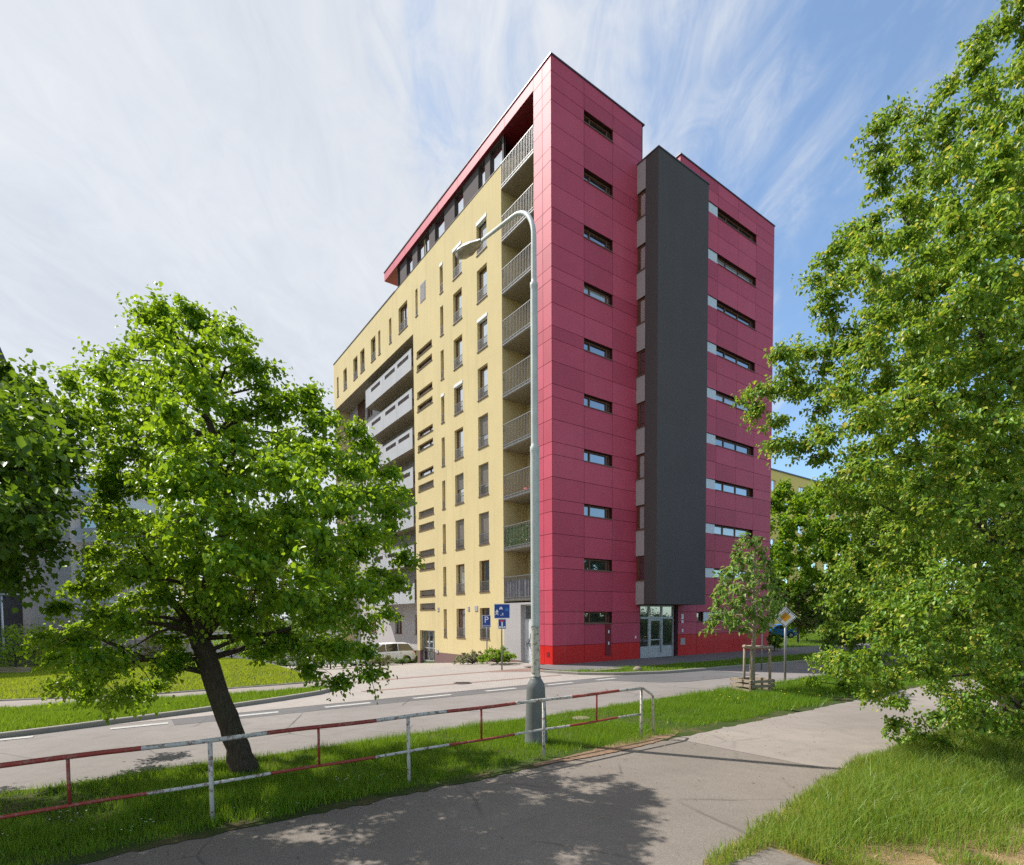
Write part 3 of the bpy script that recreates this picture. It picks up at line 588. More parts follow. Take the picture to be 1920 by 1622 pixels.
# ---- crimson cladding: pier, fascia, end wall
zL = [-0.02, 0.94]
for k in range(10):
    b0 = 2.03 + SP * k; zL += [b0, b0 + 0.614] + ([b0 + 0.614 + 1.084] if k < 9 else [])
zL = sorted(set(round(z, 3) for z in zL)) + [28.40, 29.10]
def clad(name, F, us, skip, zs=None, top=29.10, redz=0.94, flush=0.0):
    """individual rain-screen panels with open joints in front of a dark backing"""
    mb = MB(); g = 0.011; zs = zs or zL
    for a, b in zip(us[:-1], us[1:]):
        for c, d in zip(zs[:-1], zs[1:]):
            if skip((a + b) / 2, (c + d) / 2): continue
            mi = 3 if d <= redz + 0.02 else rnd.choice((0, 0, 1, 2))
            mb.fbox(F, a + g, b - g, -0.02, flush + rnd.uniform(-0.0015, 0.0015), c + g, d - g, mi)
    return mb.build(name, [M['pink'], M['pink2'], M['pink3'], M['red']], bld)
zP = [z for z in zL if z <= 28.45]
rowz = lambda z: any(2.03 + SP * k < z < 2.644 + SP * k for k in range(10))
clad('pier_cladding', FL, [0.012, 0.68, 1.38], lambda u, z: False)
clad('end_wall_cladding', FRR, [0.012, 2.13, 4.17, 6.42], lambda u, z: 2.13 < u < 4.17 and rowz(z))
fas = clad('fascia_cladding', FL, [1.38, 3.9, 6.4, 8.9, 11.4, 13.9, 16.4, 18.3, 20.2], lambda u, z: False, [28.48, 29.10])
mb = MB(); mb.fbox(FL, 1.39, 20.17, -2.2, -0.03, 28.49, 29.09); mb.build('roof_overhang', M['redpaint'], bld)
mb = MB(); mb.fbox(lambda u, n, z: (u, 20.2 + n, z), 0.01, 2.2, -0.02, 0.0, 28.49, 29.09); mb.build('fascia_end_panel', M['pink'], bld)
# end wall, right block; plinth band is taller there
zR = [z for z in zL if z not in (0.94,)]; zR = sorted(zR + [1.28])
usR = [9.78, 11.62, 13.43, 15.62, 17.72, 19.94]
clad('right_block_cladding', FRR, usR, lambda u, z: (11.62 < u < 17.72 and rowz(z) and z > 3) or (11.62 < u < 15.62 and rowz(z) and z < 3), zR, redz=1.28)
fl_ = MB(); FN = lambda u, n, z: (9.75 - n, u, z)
for a, b in ((0.01, 1.2), (1.2, 2.6), (2.6, 4.0)):
    for c, d in ((25.0, 26.3), (26.3, 27.7), (27.7, 28.4), (28.4, 29.1)): fl_.fbox(FN, a + .011, b - .011, -0.02, 0.0, c + .011, d - .011)
fl_.build('recess_cladding', M['pink'], bld)
# carcass behind the cladding
mb = MB()
cut = [(2.13, 4.17, 2.03 + SP * k, 2.644 + SP * k) for k in range(10)]
wall(mb, lambda u, n, z: (u, 0.03 - n, z), 0.03, 6.46, -0.3, 29.08, cut, 0.2)
cutR = [(11.62, 17.72, 2.03 + SP * k, 2.644 + SP * k) for k in range(1, 10)] + [(11.62, 15.62, 2.03, 2.644)]
wall(mb, lambda u, n, z: (u, 0.03 - n, z), 9.78, 19.92, -0.3, 29.08, cutR, 0.2)
FB = lambda u, n, z: (0.03 - n, u, z)
mb.quad(FB(0.03, 0, -0.3), FB(1.37, 0, -0.3), FB(1.37, 0, 29.08), FB(0.03, 0, 29.08))
mb.quad(FB(1.37, 0, 3.0), FB(1.37, -1.7, 3.0), FB(1.37, -1.7, 29.0), FB(1.37, 0, 29.0))
mb.quad((0.03, 0.03, 29.05), (6.5, 0.03, 29.05), (6.5, 14, 29.05), (0.03, 14, 29.05)); mb.quad((9.78, 0.03, 29.05), (19.92, 0.03, 29.05), (19.92, 14, 29.05), (9.78, 14, 29.05))
mb.quad((0.2, 14, 29.0), (10, 14, 29.0), (10, 20.15, 29.0), (0.2, 20.15, 29.0))
mb.quad((6.5, 0.03, 26.6), (6.5, 14, 26.6), (6.5, 14, 29.05), (6.5, 0.03, 29.05)); mb.quad((9.78, 0.03, 26.6), (9.78, 14, 26.6), (9.78, 14, 29.05), (9.78, 0.03, 29.05))
mb.quad((6.5, 0.05, 26.6), (9.78, 0.05, 26.6), (9.78, 14, 26.6), (6.5, 14, 26.6)); mb.quad((6.46, 0.05, 3.05), (9.78, 0.05, 3.05), (9.78, 0.05, 26.6), (6.46, 0.05, 26.6))
mb.build('carcass', M['joint'], bld, fix=False)
mb = MB(); mb.quad((19.93, 0.0, -0.3), (19.93, 14, -0.3), (19.93, 14, 29.1), (19.93, 0.0, 29.1)); mb.quad((0.3, 14, -0.3), (19.93, 14, -0.3), (19.93, 14, 29.04), (0.3, 14, 29.04))
mb.quad((12, 14, -0.5), (12, 32.75, -0.5), (12, 32.75, 26.8), (12, 14, 26.8)); mb.quad((0, 32.75, -1.5), (12, 32.75, -1.5), (12, 32.75, zU), (0, 32.75, zU)); mb.quad((0.35, 14, 26.78), (12, 14, 26.78), (12, 32.7, 26.78), (0.35, 32.7, 26.78))
mb.build('rear_wall', M['yellow'], bld, fix=False)
cp = MB(); cp.fbox(FRR, -0.04, 6.60, -0.4, 0.04, 29.11, 29.17); cp.fbox(FL, 0.41, 20.24, -0.4, 0.04, 29.11, 29.17); cp.fbox(FRR, 9.70, 19.98, -0.4, 0.04, 29.11, 29.17)
cp.box(6.2, 6.6, 0.41, 6, 29.11, 29.17); cp.box(9.7, 10.1, 0.41, 6, 29.11, 29.17); cp.build('roof_coping', M['coping'], bld)
# openings in the end wall
for k in range(10):
    z0 = 2.03 + SP * k
    gl = ('glass_d', 'glass_d', 'glass_d', 'glass_m', 'glass_m', 'glass_m', 'glass_c', 'glass_m', 'glass_m', 'glass_d')[k]
    window('R', 2.14, z0 + 0.01, (2.02, 0.594, 0.22, (0.55, 1.78), gl, 0, False, 0, 'frame'))
    if k:
        window('R', 13.45, z0 + 0.01, (4.26, 0.594, 0.22, (1.10, 2.50, 3.98), ('glass_m', 'glass_c', 'glass_d')[(k * 2) % 3] if k < 9 else 'glass_d', 0, False, 0, 'frame'))
        p_ = MB(); p_.fbox(FRR, 12.34, 13.44, -0.10, -0.05, z0 + 0.012, z0 + 0.602); p_.fbox(FRR, 11.63, 12.30, -0.10, -0.05, z0 + 0.012, z0 + 0.602); p_.build('white_panel', M['whitep'], bld)
window('R', 11.64, 2.04, (0.72, 0.594, 0.22, (), 'glass_d', 0, False, 0, 'frame'))
p_ = MB(); p_.fbox(FRR, 12.37, 13.24, -0.10, -0.05, 2.042, 2.632); p_.build('white_panel', M['whitep'], bld)
window('R', 13.26, 2.04, (2.34, 0.594, 0.22, (1.2,), 'glass_d', 0, False, 0, 'frame'))
# ---- penthouse storey set back under the fascia
FP = lambda u, n, z: (0.20 - n, u, z)
ph = [(4.40, 5.60), (6.12, 6.84), (8.53, 9.62), (10.91, 12.22), (13.04, 14.85), (15.63, 16.62), (17.72, 18.18)]
mb = MB(); wall(mb, FP, 4.24, 18.2, 26.75, 28.5, [(a, b, 26.83, 28.44) for a, b in ph], 0.25); mb.quad(FP(18.2, 0, 26.75), FP(18.2, -8, 26.75), FP(18.2, -8, 28.5), FP(18.2, 0, 28.5)); mb.build('penthouse_wall', M['penthouse'], bld, fix=False)
for a, b in ph: window('P', b, 26.83, (round(b - a, 2), 1.61, 0.12, (round((b - a) * 0.62, 2),) if b - a > 1.5 else (), 'glass', 0, False, 0, 'frame_d'))
# ---- dark stair tower with its glazed flank
mb = MB(); z0t, z1t, sr = 3.05, 26.76, 10.36
mb.box(TS, sr, -1.46, -0.60, z0t, z1t); mb.box(TS + 0.35, sr, -0.60, 0.04, z0t, z1t); mb.build('stair_tower', M['dark'], bld)
cp = MB(); cp.box(TS - 0.03, sr + 0.04, -1.50, 0.0, z1t, z1t + 0.06); cp.build('tower_coping', M['coping'], bld)
zz = [3.05, 4.37]
edges = [(3.05, 4.37)] + [(5.73 + 2.785 * i, 7.14 + 2.785 * i) for i in range(7)] + [(25.24, 26.75)]
for a, b in edges: pan = MB(); pan.fbox(FT, -0.60, -0.005, -0.04, 0.0, a + 0.008, b - 0.008); pan.build('tower_panel', M['lgrey'], bld)
bk = MB(); bk.fbox(FT, -0.60, -0.01, -0.34, -0.30, 4.3, 25.3); bk.build('tower_backing', M['frame_d'], bld)
for i in range(8):
    z0 = 4.37 + 2.785 * i; hgt = 1.36
    window('T', -0.02, z0 + 0.01, (0.57, 1.335, 0.10, (0.13,), 'glass_c' if i not in (0, 3, 4) else 'glass_d', 0, False, 0, 'frame'))
# ---- main entrance under the tower
mb = MB(); mb.fbox(FRR, 6.44, 9.78, -0.55, -0.50, -0.1, 3.05); mb.fbox(FRR, 6.44, 6.46, -0.55, -0.02, -0.1, 3.05); mb.fbox(FRR, 9.56, 9.78, -0.5, -0.02, -0.1, 3.05); mb.build('entrance_recess', M['joint'], bld)
e = MB()
for a, b in ((6.47, 6.55), (7.28, 7.40), (8.40, 8.52), (9.47, 9.55)): e.fbox(FRR, a, b, -0.22, -0.12, -0.06, 3.03)
e.fbox(FRR, 6.55, 9.47, -0.218, -0.122, 2.24, 2.36); e.fbox(FRR, 6.55, 9.47, -0.218, -0.122, 2.95, 3.03); e.fbox(FRR, 6.55, 7.28, -0.20, -0.14, -0.06, 0.66); e.fbox(FRR, 8.52, 9.47, -0.20, -0.14, -0.06, 0.66)
ent = e.build('entrance_screen', M['alu'], bld)
p_ = MB()
for a, b in ((6.55, 7.28), (8.52, 9.47)): p_.quad(FRR(a, -0.17, .66), FRR(b, -0.17, .66), FRR(b, -0.17, 2.24), FRR(a, -0.17, 2.24))
for a, b in ((6.55, 7.28), (7.40, 8.40), (8.52, 9.47)): p_.quad(FRR(a, -0.17, 2.36), FRR(b, -0.17, 2.36), FRR(b, -0.17, 2.95), FRR(a, -0.17, 2.95))
p_.build('pane', M['glass_d'], ent, fix=False)
d = MB(); d.fbox(FRR, 7.41, 7.49, -0.20, -0.13, -0.05, 2.23); d.fbox(FRR, 8.31, 8.39, -0.20, -0.13, -0.05, 2.23); d.fbox(FRR, 7.49, 8.31, -0.20, -0.13, 2.13, 2.23); d.fbox(FRR, 7.49, 8.31, -0.20, -0.13, -0.05, 0.68); d.fbox(FRR, 7.49, 8.31, -0.195, -0.135, 1.0, 1.06)
ed = d.build('entrance_door', M['alu'], bld); p_ = MB(); p_.quad(FRR(7.49, -0.165, .68), FRR(8.31, -0.165, .68), FRR(8.31, -0.165, 2.13), FRR(7.49, -0.165, 2.13)); p_.build('pane', M['glass_d'], ed, fix=False)
h_ = MB(); h_.tube([FRR(8.33, -0.09, 0.3), FRR(8.33, -0.09, 1.9)], 0.02, 8); h_.build('handle', M['galv'], ed)
for s0, s1, z0, z1, m, nm in ((3.66, 4.06, 0.30, 2.0, 'redpaint', 'meter_cabinet'), (3.84, 3.92, 1.50, 1.66, 's_white', 'notice_plate'), (3.84, 3.92, 0.88, 1.04, 's_white', 'notice_plate'), (5.98, 6.06, 1.16, 1.30, 's_white', 'notice_plate'), (10.02, 10.44, 0.66, 1.06, 'lgrey', 'meter_box'), (10.13, 10.24, 1.42, 1.62, 's_white', 'intercom'), (10.06, 10.26, 2.2, 2.52, 's_white', 'house_number_plate'), (10.06, 10.26, 1.98, 2.14, 's_white', 'house_number_plate')):
    b = MB(); b.fbox(FRR, s0, s1, 0.002, 0.03 if m != 's_white' else 0.045, z0, z1); b.build(nm, M[m], bld)
b = MB(); b.fbox(FL, 0.25, 0.47, 0.003, 0.012, 0.38, 0.62); b.build('hatch', M['redpaint'], bld)
# ---- grey wing with the long balconies
mb = MB(); gw = []
for j in range(8):
    for a, b in ((17.2, 18.6), (21.0, 22.4), (26.6, 28.0)): gw.append((a, b, 20.55 - SP * j, 22.1 - SP * j))
for a, b, c, d in gw: window('G', b, c, (1.4, round(d - c, 2), 0.15, (0.7,), 'glass_d', 0, False, 0, 'frame'))
wall(mb, FG, tU, 32.75, -2.0, zU, gw, 0.15); mb.quad(FG(32.75, 0, -2), FG(32.75, -8, -2), FG(32.75, -8, zU), FG(32.75, 0, zU)); mb.build('grey_wall', M['greyw'], bld, fix=False)
lv = MB()
for i in range(9): lv.fbox(FG, 28.4 + i * 0.2, 28.48 + i * 0.2, 0.0, 0.08, 19.5, zU - 0.01)
lv.build('slat_screen', M['frame'], bld)
for j in range(7):
    zb = 20.20 - SP * j; tl = 24.55
    bs = MB(); bs.fbox(FG, 15.62, tl, 0.0, 1.34, zb, zb + 0.18); b_o = bs.build('long_balcony', M['conc'], bld)
    pf = MB(); hs = [(a, b, zb + 0.86, zb + 1.16) for a, b in ((16.1, 18.05), (18.5, 20.45), (21.4, 23.33))]
    wall(pf, lambda u, n, z: FL(u, n, z), 15.62, tl, zb - 0.06, zb + 1.36, hs, 0.04); pf.quad(FL(tl, 0, zb - .06), FL(tl, -1.36, zb - .06), FL(tl, -1.36, zb + 1.36), FL(tl, 0, zb + 1.36)); pf.fbox(FL, 15.62, tl, -0.05, 0.006, zb + 1.36, zb + 1.40)
    pf.fbox(FL, 18.26, 18.28, 0.0, 0.004, zb - .05, zb + 1.35); pf.fbox(FL, 20.9, 20.92, 0.0, 0.004, zb - .05, zb + 1.35); pf.build('parapet_panel', M['balc'], b_o, fix=False)
    for a, b, c, d in hs:
        lo = MB(); lo.fbox(FL, a, b, -0.06, -0.045, c, d); [lo.fbox(FL, a, b, -0.05, -0.015, c + 0.04 + 0.085 * i, c + 0.075 + 0.085 * i) for i in range(3)]; lo.fbox(FL, (a + b) / 2 - .03, (a + b) / 2 + .03, -0.047, -0.005, c, d)
        lo.build('louvre', M['frame_d'], b_o)
    er = MB()
    for i in range(6): er.tube([FL(15.45, -0.10 - i * 0.22, zb), FL(15.45, -0.10 - i * 0.22, zb + 1.3)], 0.012, 4)
    er.build('end_rail', M['galv'], b_o)
# things lying on the loggias
o = MB(); o.tube([(0, 0, 0), (0, 0, 0.10), (0, 0, 0.2), (0, 0, 0.26)], [0.20, 0.26, 0.22, 0.05], 12); o = o.build('plastic_basin', M['s_red'], loc=(*xy(0.35, 2.45), 3.26 + SP * 2 + 0.2)); tag(o, 'small red plastic basin standing on a loggia floor behind the railing', 'basin')
for k, mname, lab in ((1, 'leaf_s', 'dark leafy privacy screen tied behind the railing of the second loggia from below'), (0, 'p_cloth', 'bluish grey cloth privacy screen behind the railing of the lowest loggia')):
    if mname == 'p_cloth': M['p_cloth'] = simple('screen_cloth', (0.17, 0.17, 0.20), 0.9, var=0.45, scale=5)
    b = MB(); zb = 3.26 + SP * k + 0.22
    if k == 1:
        for i in range(900):
            u = rnd.uniform(1.42, 4.2); z = rnd.uniform(zb, zb + 1.05); a = rnd.uniform(0, 6.28); r_ = 0.05
            b.add([FL(u + r_ * math.cos(a + q), -0.07 + rnd.uniform(-.03, .03), z + r_ * math.sin(a + q)) for q in (0, 1.57, 3.14, 4.71)], ((0, 1, 2, 3),))
    else:
        n = 60; z_ = [zb, zb + 0.95]
        for i in range(n):
            u0, u1 = 1.42 + 2.78 * i / n, 1.42 + 2.78 * (i + 1) / n; f_ = lambda i: -0.08 + 0.025 * math.sin(i * 1.1) + 0.015 * math.sin(i * 2.7)
            b.quad(FL(u0, f_(i), zb), FL(u1, f_(i + 1), zb), FL(u1, f_(i + 1), zb + 0.95), FL(u0, f_(i), zb + 0.95))
    o = b.build('privacy_screen', M[mname], loc=(BX, BY, 0), rz=BA, fix=False); tag(o, lab, 'privacy screen')

# ------------------------------------------------------------------ street lamp, railing, signs
lamp = empty('street_lamp', (0.455, 10.5, -0.06)); tag(lamp, 'tall grey street lamp with bottle shaped base and curved arm before the yellow facade', 'street lamp')
mb = MB(); mb.tube([(0, 0, z) for z in (0, 0.05, 0.3, 0.75, 1.08, 1.16, 1.22, 1.27, 1.30)], [0.245, 0.225, 0.21, 0.19, 0.178, 0.165, 0.135, 0.105, 0.095], 28); mb.build('lamp_base', M['lamp_b'], lamp)
mb = MB(); mb.tube([(0, 0, 1.30), (0, 0, 1.32), (0, 0, 1.335), (0, 0, 1.36), (0, 0, 2.24), (0, 0, 2.25)], [0.098, 0.098, 0.087, 0.087, 0.087, 0.087], 20); mb.build('sticker_band', M['lamp_s'], lamp)
ax, ay = -0.582, 0.813
arm = [(0, 0, z) for z in (2.25, 2.3, 5.52, 5.57, 5.60, 5.68, 5.71, 5.76, 8.56, 8.61, 8.64, 8.70, 8.73, 8.78, 9.5, 9.55)]; rd = [0.086, 0.086, 0.083, 0.083, 0.088, 0.088, 0.070, 0.070, 0.066, 0.066, 0.074, 0.074, 0.052, 0.052, 0.050, 0.050]
for i in range(1, 11):
    t = math.pi / 2 * i / 10 * 0.93; a = 0.75 * (1 - math.cos(t)); arm.append((ax * a, ay * a, 9.55 + 0.75 * math.sin(t))); rd.append(0.048 - 0.0008 * i)
arm.append((ax * 1.85, ay * 1.85, 10.47)); rd.append(0.035)
mb = MB(); mb.tube(arm, rd, 16); mb.build('pole', M['lamp_p'], lamp)
def lamp_head(parent, off, direction, L, mats=('lamp_h', 'lamp_g'), rise=0.2):
    d = Vector((direction[0], direction[1], rise)).normalized(); sdv = Vector((-direction[1], direction[0], 0)); u = sdv.cross(d) * -1
    if u.z < 0: u = -u
    st_ = [(0, .05, .05), (.12, .075, .07), (.3, .13, .10), (.55, .165, .12), (.8, .16, .115), (.97, .10, .08), (1.0, .04, .04)]
    mb = MB(); gl = MB(); n = 14; rows = []; rg = []
    for f, wd, hh in st_:
        c = Vector(off) + d * (L * f); rows.append([tuple(c + sdv * (wd * math.cos(math.pi * i / n)) + u * (hh * math.sin(math.pi * i / n))) for i in range(n + 1)])
        rg.append([tuple(c + sdv * (wd * .93 * math.cos(math.pi * i / n)) - u * ((0.03 if f < .5 else hh * 0.95) * math.sin(math.pi * i / n))) for i in range(n + 1)])
    for A, m_ in ((rows, mb), (rg, gl)):
        for a, b in zip(A[:-1], A[1:]):
            for i in range(n): m_.add((a[i], a[i + 1], b[i + 1], b[i]), ((0, 1, 2, 3),), 0, True)
    h = mb.build('lamp_hood', M[mats[0]], parent, fix=False); gl.build('lamp_lens', M[mats[1]], parent, fix=False)
lamp_head(lamp, (ax * 1.80, ay * 1.80, 10.46), (ax, ay), 1.0)

gr = empty('guard_rail', (0, 0, 0)); tag(gr, 'rusty red and white tubular guard rail along the footpath edge', 'guard rail')
TZ = -13.5
def rail(zf, r, segs, name):
    mb = MB(); pts, mi = [], []
    for a, b, c in segs:
        n = max(1, int((b - a) / 0.35))
        for i in range(n): s = a + (b - a) * i / n; pts.append((*xy(s, TZ), zf + 0.006 * math.sin(s * 3.1))); mi.append(c)
    pts.append((*xy(segs[-1][1], TZ), zf)); mi.append(segs[-1][2]); mb.tube(pts, r, 12, mi); return mb.build(name, [M['p_white'], M['p_red']], gr)
rail(0.955, 0.028, [(-24.2, -22.6, 1), (-22.6, -20.2, 0), (-20.2, -17.29, 1), (-17.29, -15.98, 0), (-15.98, -14.54, 1), (-14.54, -13.42, 0), (-13.42, -12.11, 1), (-12.11, -10.85, 0), (-10.85, -9.63, 1), (-9.63, -8.98, 0)], 'top_rail')
rail(0.435, 0.021, [(-24.2, -22.6, 1), (-22.6, -20.2, 0), (-20.2, -17.25, 1), (-17.25, -15.95, 0), (-15.95, -14.56, 1), (-14.56, -13.38, 0), (-13.38, -12.13, 1), (-12.13, -10.9, 0), (-10.9, -9.66, 1), (-9.66, -8.98, 0)], 'lower_rail')
for s in (-24.2, -21.8, -19.2, -16.61, -14.05, -11.5, -8.98):
    mb = MB(); mb.tube([(*xy(s, TZ), -0.25), (*xy(s, TZ), 0.93)], 0.026, 12); mb.build('post', M['p_white'], gr)
for s in (-23.0, -20.5, -17.93, -15.34, -12.78, -10.22):
    mb = MB(); mb.tube([(*xy(s, TZ), 0.45), (*xy(s, TZ), 0.93)], 0.017, 8); mb.build('baluster', M['p_red'], gr)
mb = MB(); mb.tube([(*xy(-8.98, TZ), 0.955), (*xy(-8.94, TZ), 0.955), (*xy(-8.66, TZ), 0.80), (*xy(-8.63, TZ), 0.76), (*xy(-8.60, TZ), -0.2)], 0.024, 12); mb.build('end_post', M['p_white'], gr)

def plate(parent, cx, cz, w_, h_, mats, name='sign_face', y=0.0, border=0.035, tilt=0):
    o = MB(); o.box(cx - w_ / 2, cx + w_ / 2, y - 0.006, y + 0.006, cz - h_ / 2, cz + h_ / 2, 0); o.box(cx - w_ / 2 + border, cx + w_ / 2 - border, y - 0.011, y - 0.0065, cz - h_ / 2 + border, cz + h_ / 2 - border, 1)
    return o.build(name, [M[m] for m in mats], parent)
def poly(parent, pts, y, mat, name='pictogram'):
    mb = MB(); mb.prism(pts, y - 0.003, y, 'y'); return mb.build(name, M[mat], parent)
def sign_root(s, t, rz, lab, z=None):
    p = gpos(s, t); e = empty('traffic_sign', p, rz); tag(e, lab, 'traffic sign', None); return e
# reserved parking
q = at(913, 1246, 29.6); ps = empty('traffic_sign', (q.x, q.y, ground(q.x, q.y)), R(-14)); tag(ps, 'blue parking sign with white P on a thin pole in the shrub bed', 'traffic sign')
zc_ = at(913, 1165, 29.6).z - ps.location.z
mb = MB(); mb.tube([(0, 0.03, -0.2), (0, 0.03, zc_ + 0.3)], 0.032, 10); mb.build('pole', M['galv'], ps)
sf = plate(ps, 0, zc_, 0.48, 0.66, ('s_white', 's_blue'), y=-0.01, border=0.022)
for tx, sz, dz in (('P', 0.50, 0.07), ('RESERVE', 0.10, -0.24)):
    me = text_mesh(tx, sz); me.materials.append(M['s_white']); o = bpy.data.objects.new('lettering', me); COL.objects.link(o); o.parent = sf; o.location = (0, -0.026, zc_ + dz); o.rotation_euler = (R(90), 0, 0)
# residential zone with dead-end plate
q = at(941, 1257, 25.0); rs = empty('traffic_sign', (q.x, q.y, ground(q.x, q.y)), R(-4)); tag(rs, 'wide blue residential zone sign with small dead end plate below it', 'traffic sign')
b0 = rs.location.z; z1 = at(943, 1146, 25).z - b0; z2 = at(943, 1170, 25).z - b0
mb = MB(); mb.tube([(0, 0.03, -0.2), (0, 0.03, z1 + 0.3)], 0.034, 10); mb.build('pole', M['galv'], rs)
sf = plate(rs, 0.03, z1, 0.74, 0.68, ('s_white', 's_blue'), y=-0.012, border=0.03)
def fig(cx, cz, sc, pts): return [(cx + x * sc, cz + z * sc) for x, z in pts]
MAN = [(-.1, 1), (.1, 1), (.14, .82), (.3, .55), (.22, .48), (.1, .66), (.1, .42), (.28, .02), (.14, 0), (0, .3), (-.2, 0), (-.34, .04), (-.12, .44), (-.12, .62), (-.3, .42), (-.36, .5), (-.14, .84)]
CARP = [(-.5, 0), (-.5, .35), (-.36, .42), (-.26, .8), (.26, .8), (.36, .42), (.5, .35), (.5, 0), (.34, 0), (.34, .1), (-.34, .1), (-.34, 0)]
HOUSE = [(-.5, 0), (-.5, .6), (0, 1), (.5, .6), (.5, 0)]
poly(sf, fig(-0.2, z1 - 0.18, .25, MAN), -0.0255, 's_white'); poly(sf, fig(-0.02, z1 + 0.07, .16, CARP), -0.0255, 's_white'); poly(sf, fig(0.06, z1 - 0.2, .12, MAN), -0.0255, 's_white'); poly(sf, fig(0.25, z1 + 0.0, .17, HOUSE), -0.0255, 's_pale')
poly(sf, fig(-0.02, z1 - 0.2, .04, HOUSE), -0.0255, 's_white')
s2 = plate(rs, 0.03, z2, 0.36, 0.46, ('s_white', 's_blue'), y=-0.012, border=0.016)
poly(s2, [(0.0, z2 - .19), (.06, z2 - .19), (.06, z2 + .1), (0.0, z2 + .1)], -0.0255, 's_white'); poly(s2, [(-.06, z2 + .1), (.12, z2 + .1), (.12, z2 + .17), (-.06, z2 + .17)], -0.0255, 's_red'); poly(s2, fig(-.07, z2 - .19, .1, HOUSE), -0.0255, 's_white'); poly(s2, fig(.13, z2 - .18, .1, CARP), -0.0255, 's_white')
# end of priority diamond
q = at(1472, 1279, 20.1); ds = empty('traffic_sign', (q.x, q.y, ground(q.x, q.y)), R(-26)); tag(ds, 'diamond shaped orange and white priority sign on a leaning grey pole by the road', 'traffic sign'); ds.rotation_euler = (0, R(-0.6), R(-26))
zc_ = at(1470, 1157, 20.1).z - ds.location.z
mb = MB(); mb.tube([(0, 0.03, -0.2), (0, 0.03, zc_ + 0.2)], 0.042, 12); mb.build('pole', M['galv'], ds)
dm = lambda a, r=0.0: [(a, zc_), (0, zc_ + a), (-a, zc_), (0, zc_ - a)]
mb = MB(); mb.prism(dm(.39), -0.016, -0.004); face = mb.build('sign_face', M['s_white'], ds, bevel=0.002)
mb = MB(); mb.prism(dm(.365), -0.0205, -0.0165); mb.build('border_line', M['black'], face); mb = MB(); mb.prism(dm(.335), -0.025, -0.021); mb.build('white_field', M['s_white'], face); mb = MB(); mb.prism(dm(.185), -0.0295, -0.0255); mb.build('orange_field', M['s_or'], face)
for k in (-1.5, -.5, .5, 1.5):
    c = k * 0.036; L = 0.25; a = (-0.055 + c * .7, zc_ + 0.055 * -0 + c * -.7 + 0.05)
    mb = MB(); ux, uz = 0.7071, 0.7071; hw = 0.009
    ctr = (-0.07 + c, zc_ + 0.07 - c); pts = [(ctr[0] + e * L * ux + f * hw * -uz, ctr[1] + e * L * uz + f * hw * ux) for e, f in ((-1, -1), (1, -1), (1, 1), (-1, 1))]
    mb.prism(pts, -0.034, -0.030); mb.build('black_stripe', M['black'], face)
q = at(1428, 1252, 24.5); e = empty('traffic_sign', (q.x, q.y, ground(q.x, q.y)), R(60)); tag(e, 'small grey sign seen edge on behind the staked young tree', 'traffic sign')
mb = MB(); mb.tube([(0, 0, -0.2), (0, 0, 2.0)], 0.03, 8); mb.build('pole', M['galv'], e); mb = MB(); mb.box(-0.3, 0.3, -0.04, -0.03, 1.65, 1.9); mb.build('sign_face', M['lgrey'], e)

# manhole covers
mb = MB(); mb.tube([(0, 0, 0), (0, 0, 0.02)], 0.34, 24); [mb.box(-0.26, 0.26, -0.2 + i * 0.08, -0.17 + i * 0.08, 0.0195, 0.026) for i in range(6)]
o = mb.build('manhole_cover', M['iron'], loc=gpos(-7.2, -3.4, 0.004)); tag(o, 'rusty iron manhole cover set in the pale pavers', 'manhole cover')
mb = MB(); mb.tube([(0, 0, -0.05), (0, 0, 0.05), (0, 0, 0.065)], [0.21, 0.21, 0.195], 24); o = mb.build('manhole_cover', M['ccover'], loc=gpos(-8.62, -11.35, -0.005)); tag(o, 'round concrete manhole cover in the grass behind the guard rail', 'manhole cover')
for s, t, lab in ((1.0, -4.6, 'squat pale hydrant cap in the grass strip before the entrance'),):
    mb = MB(); mb.tube([(0, 0, -.05), (0, 0, .1), (0, 0, .16), (0, 0, .2)], [.22, .2, .13, .06], 14); o = mb.build('hydrant_cap', M['ccover'], loc=gpos(s, t, .05)); tag(o, lab, 'hydrant')
mb = MB(); mb.box(-.9, .9, -.15, .15, -.05, .07); o = mb.build('concrete_slab', M['ccover'], loc=gpos(0.0, -3.75, .05), rz=BA); tag(o, 'low pale concrete slab in the grass strip near the crimson corner', 'slab')

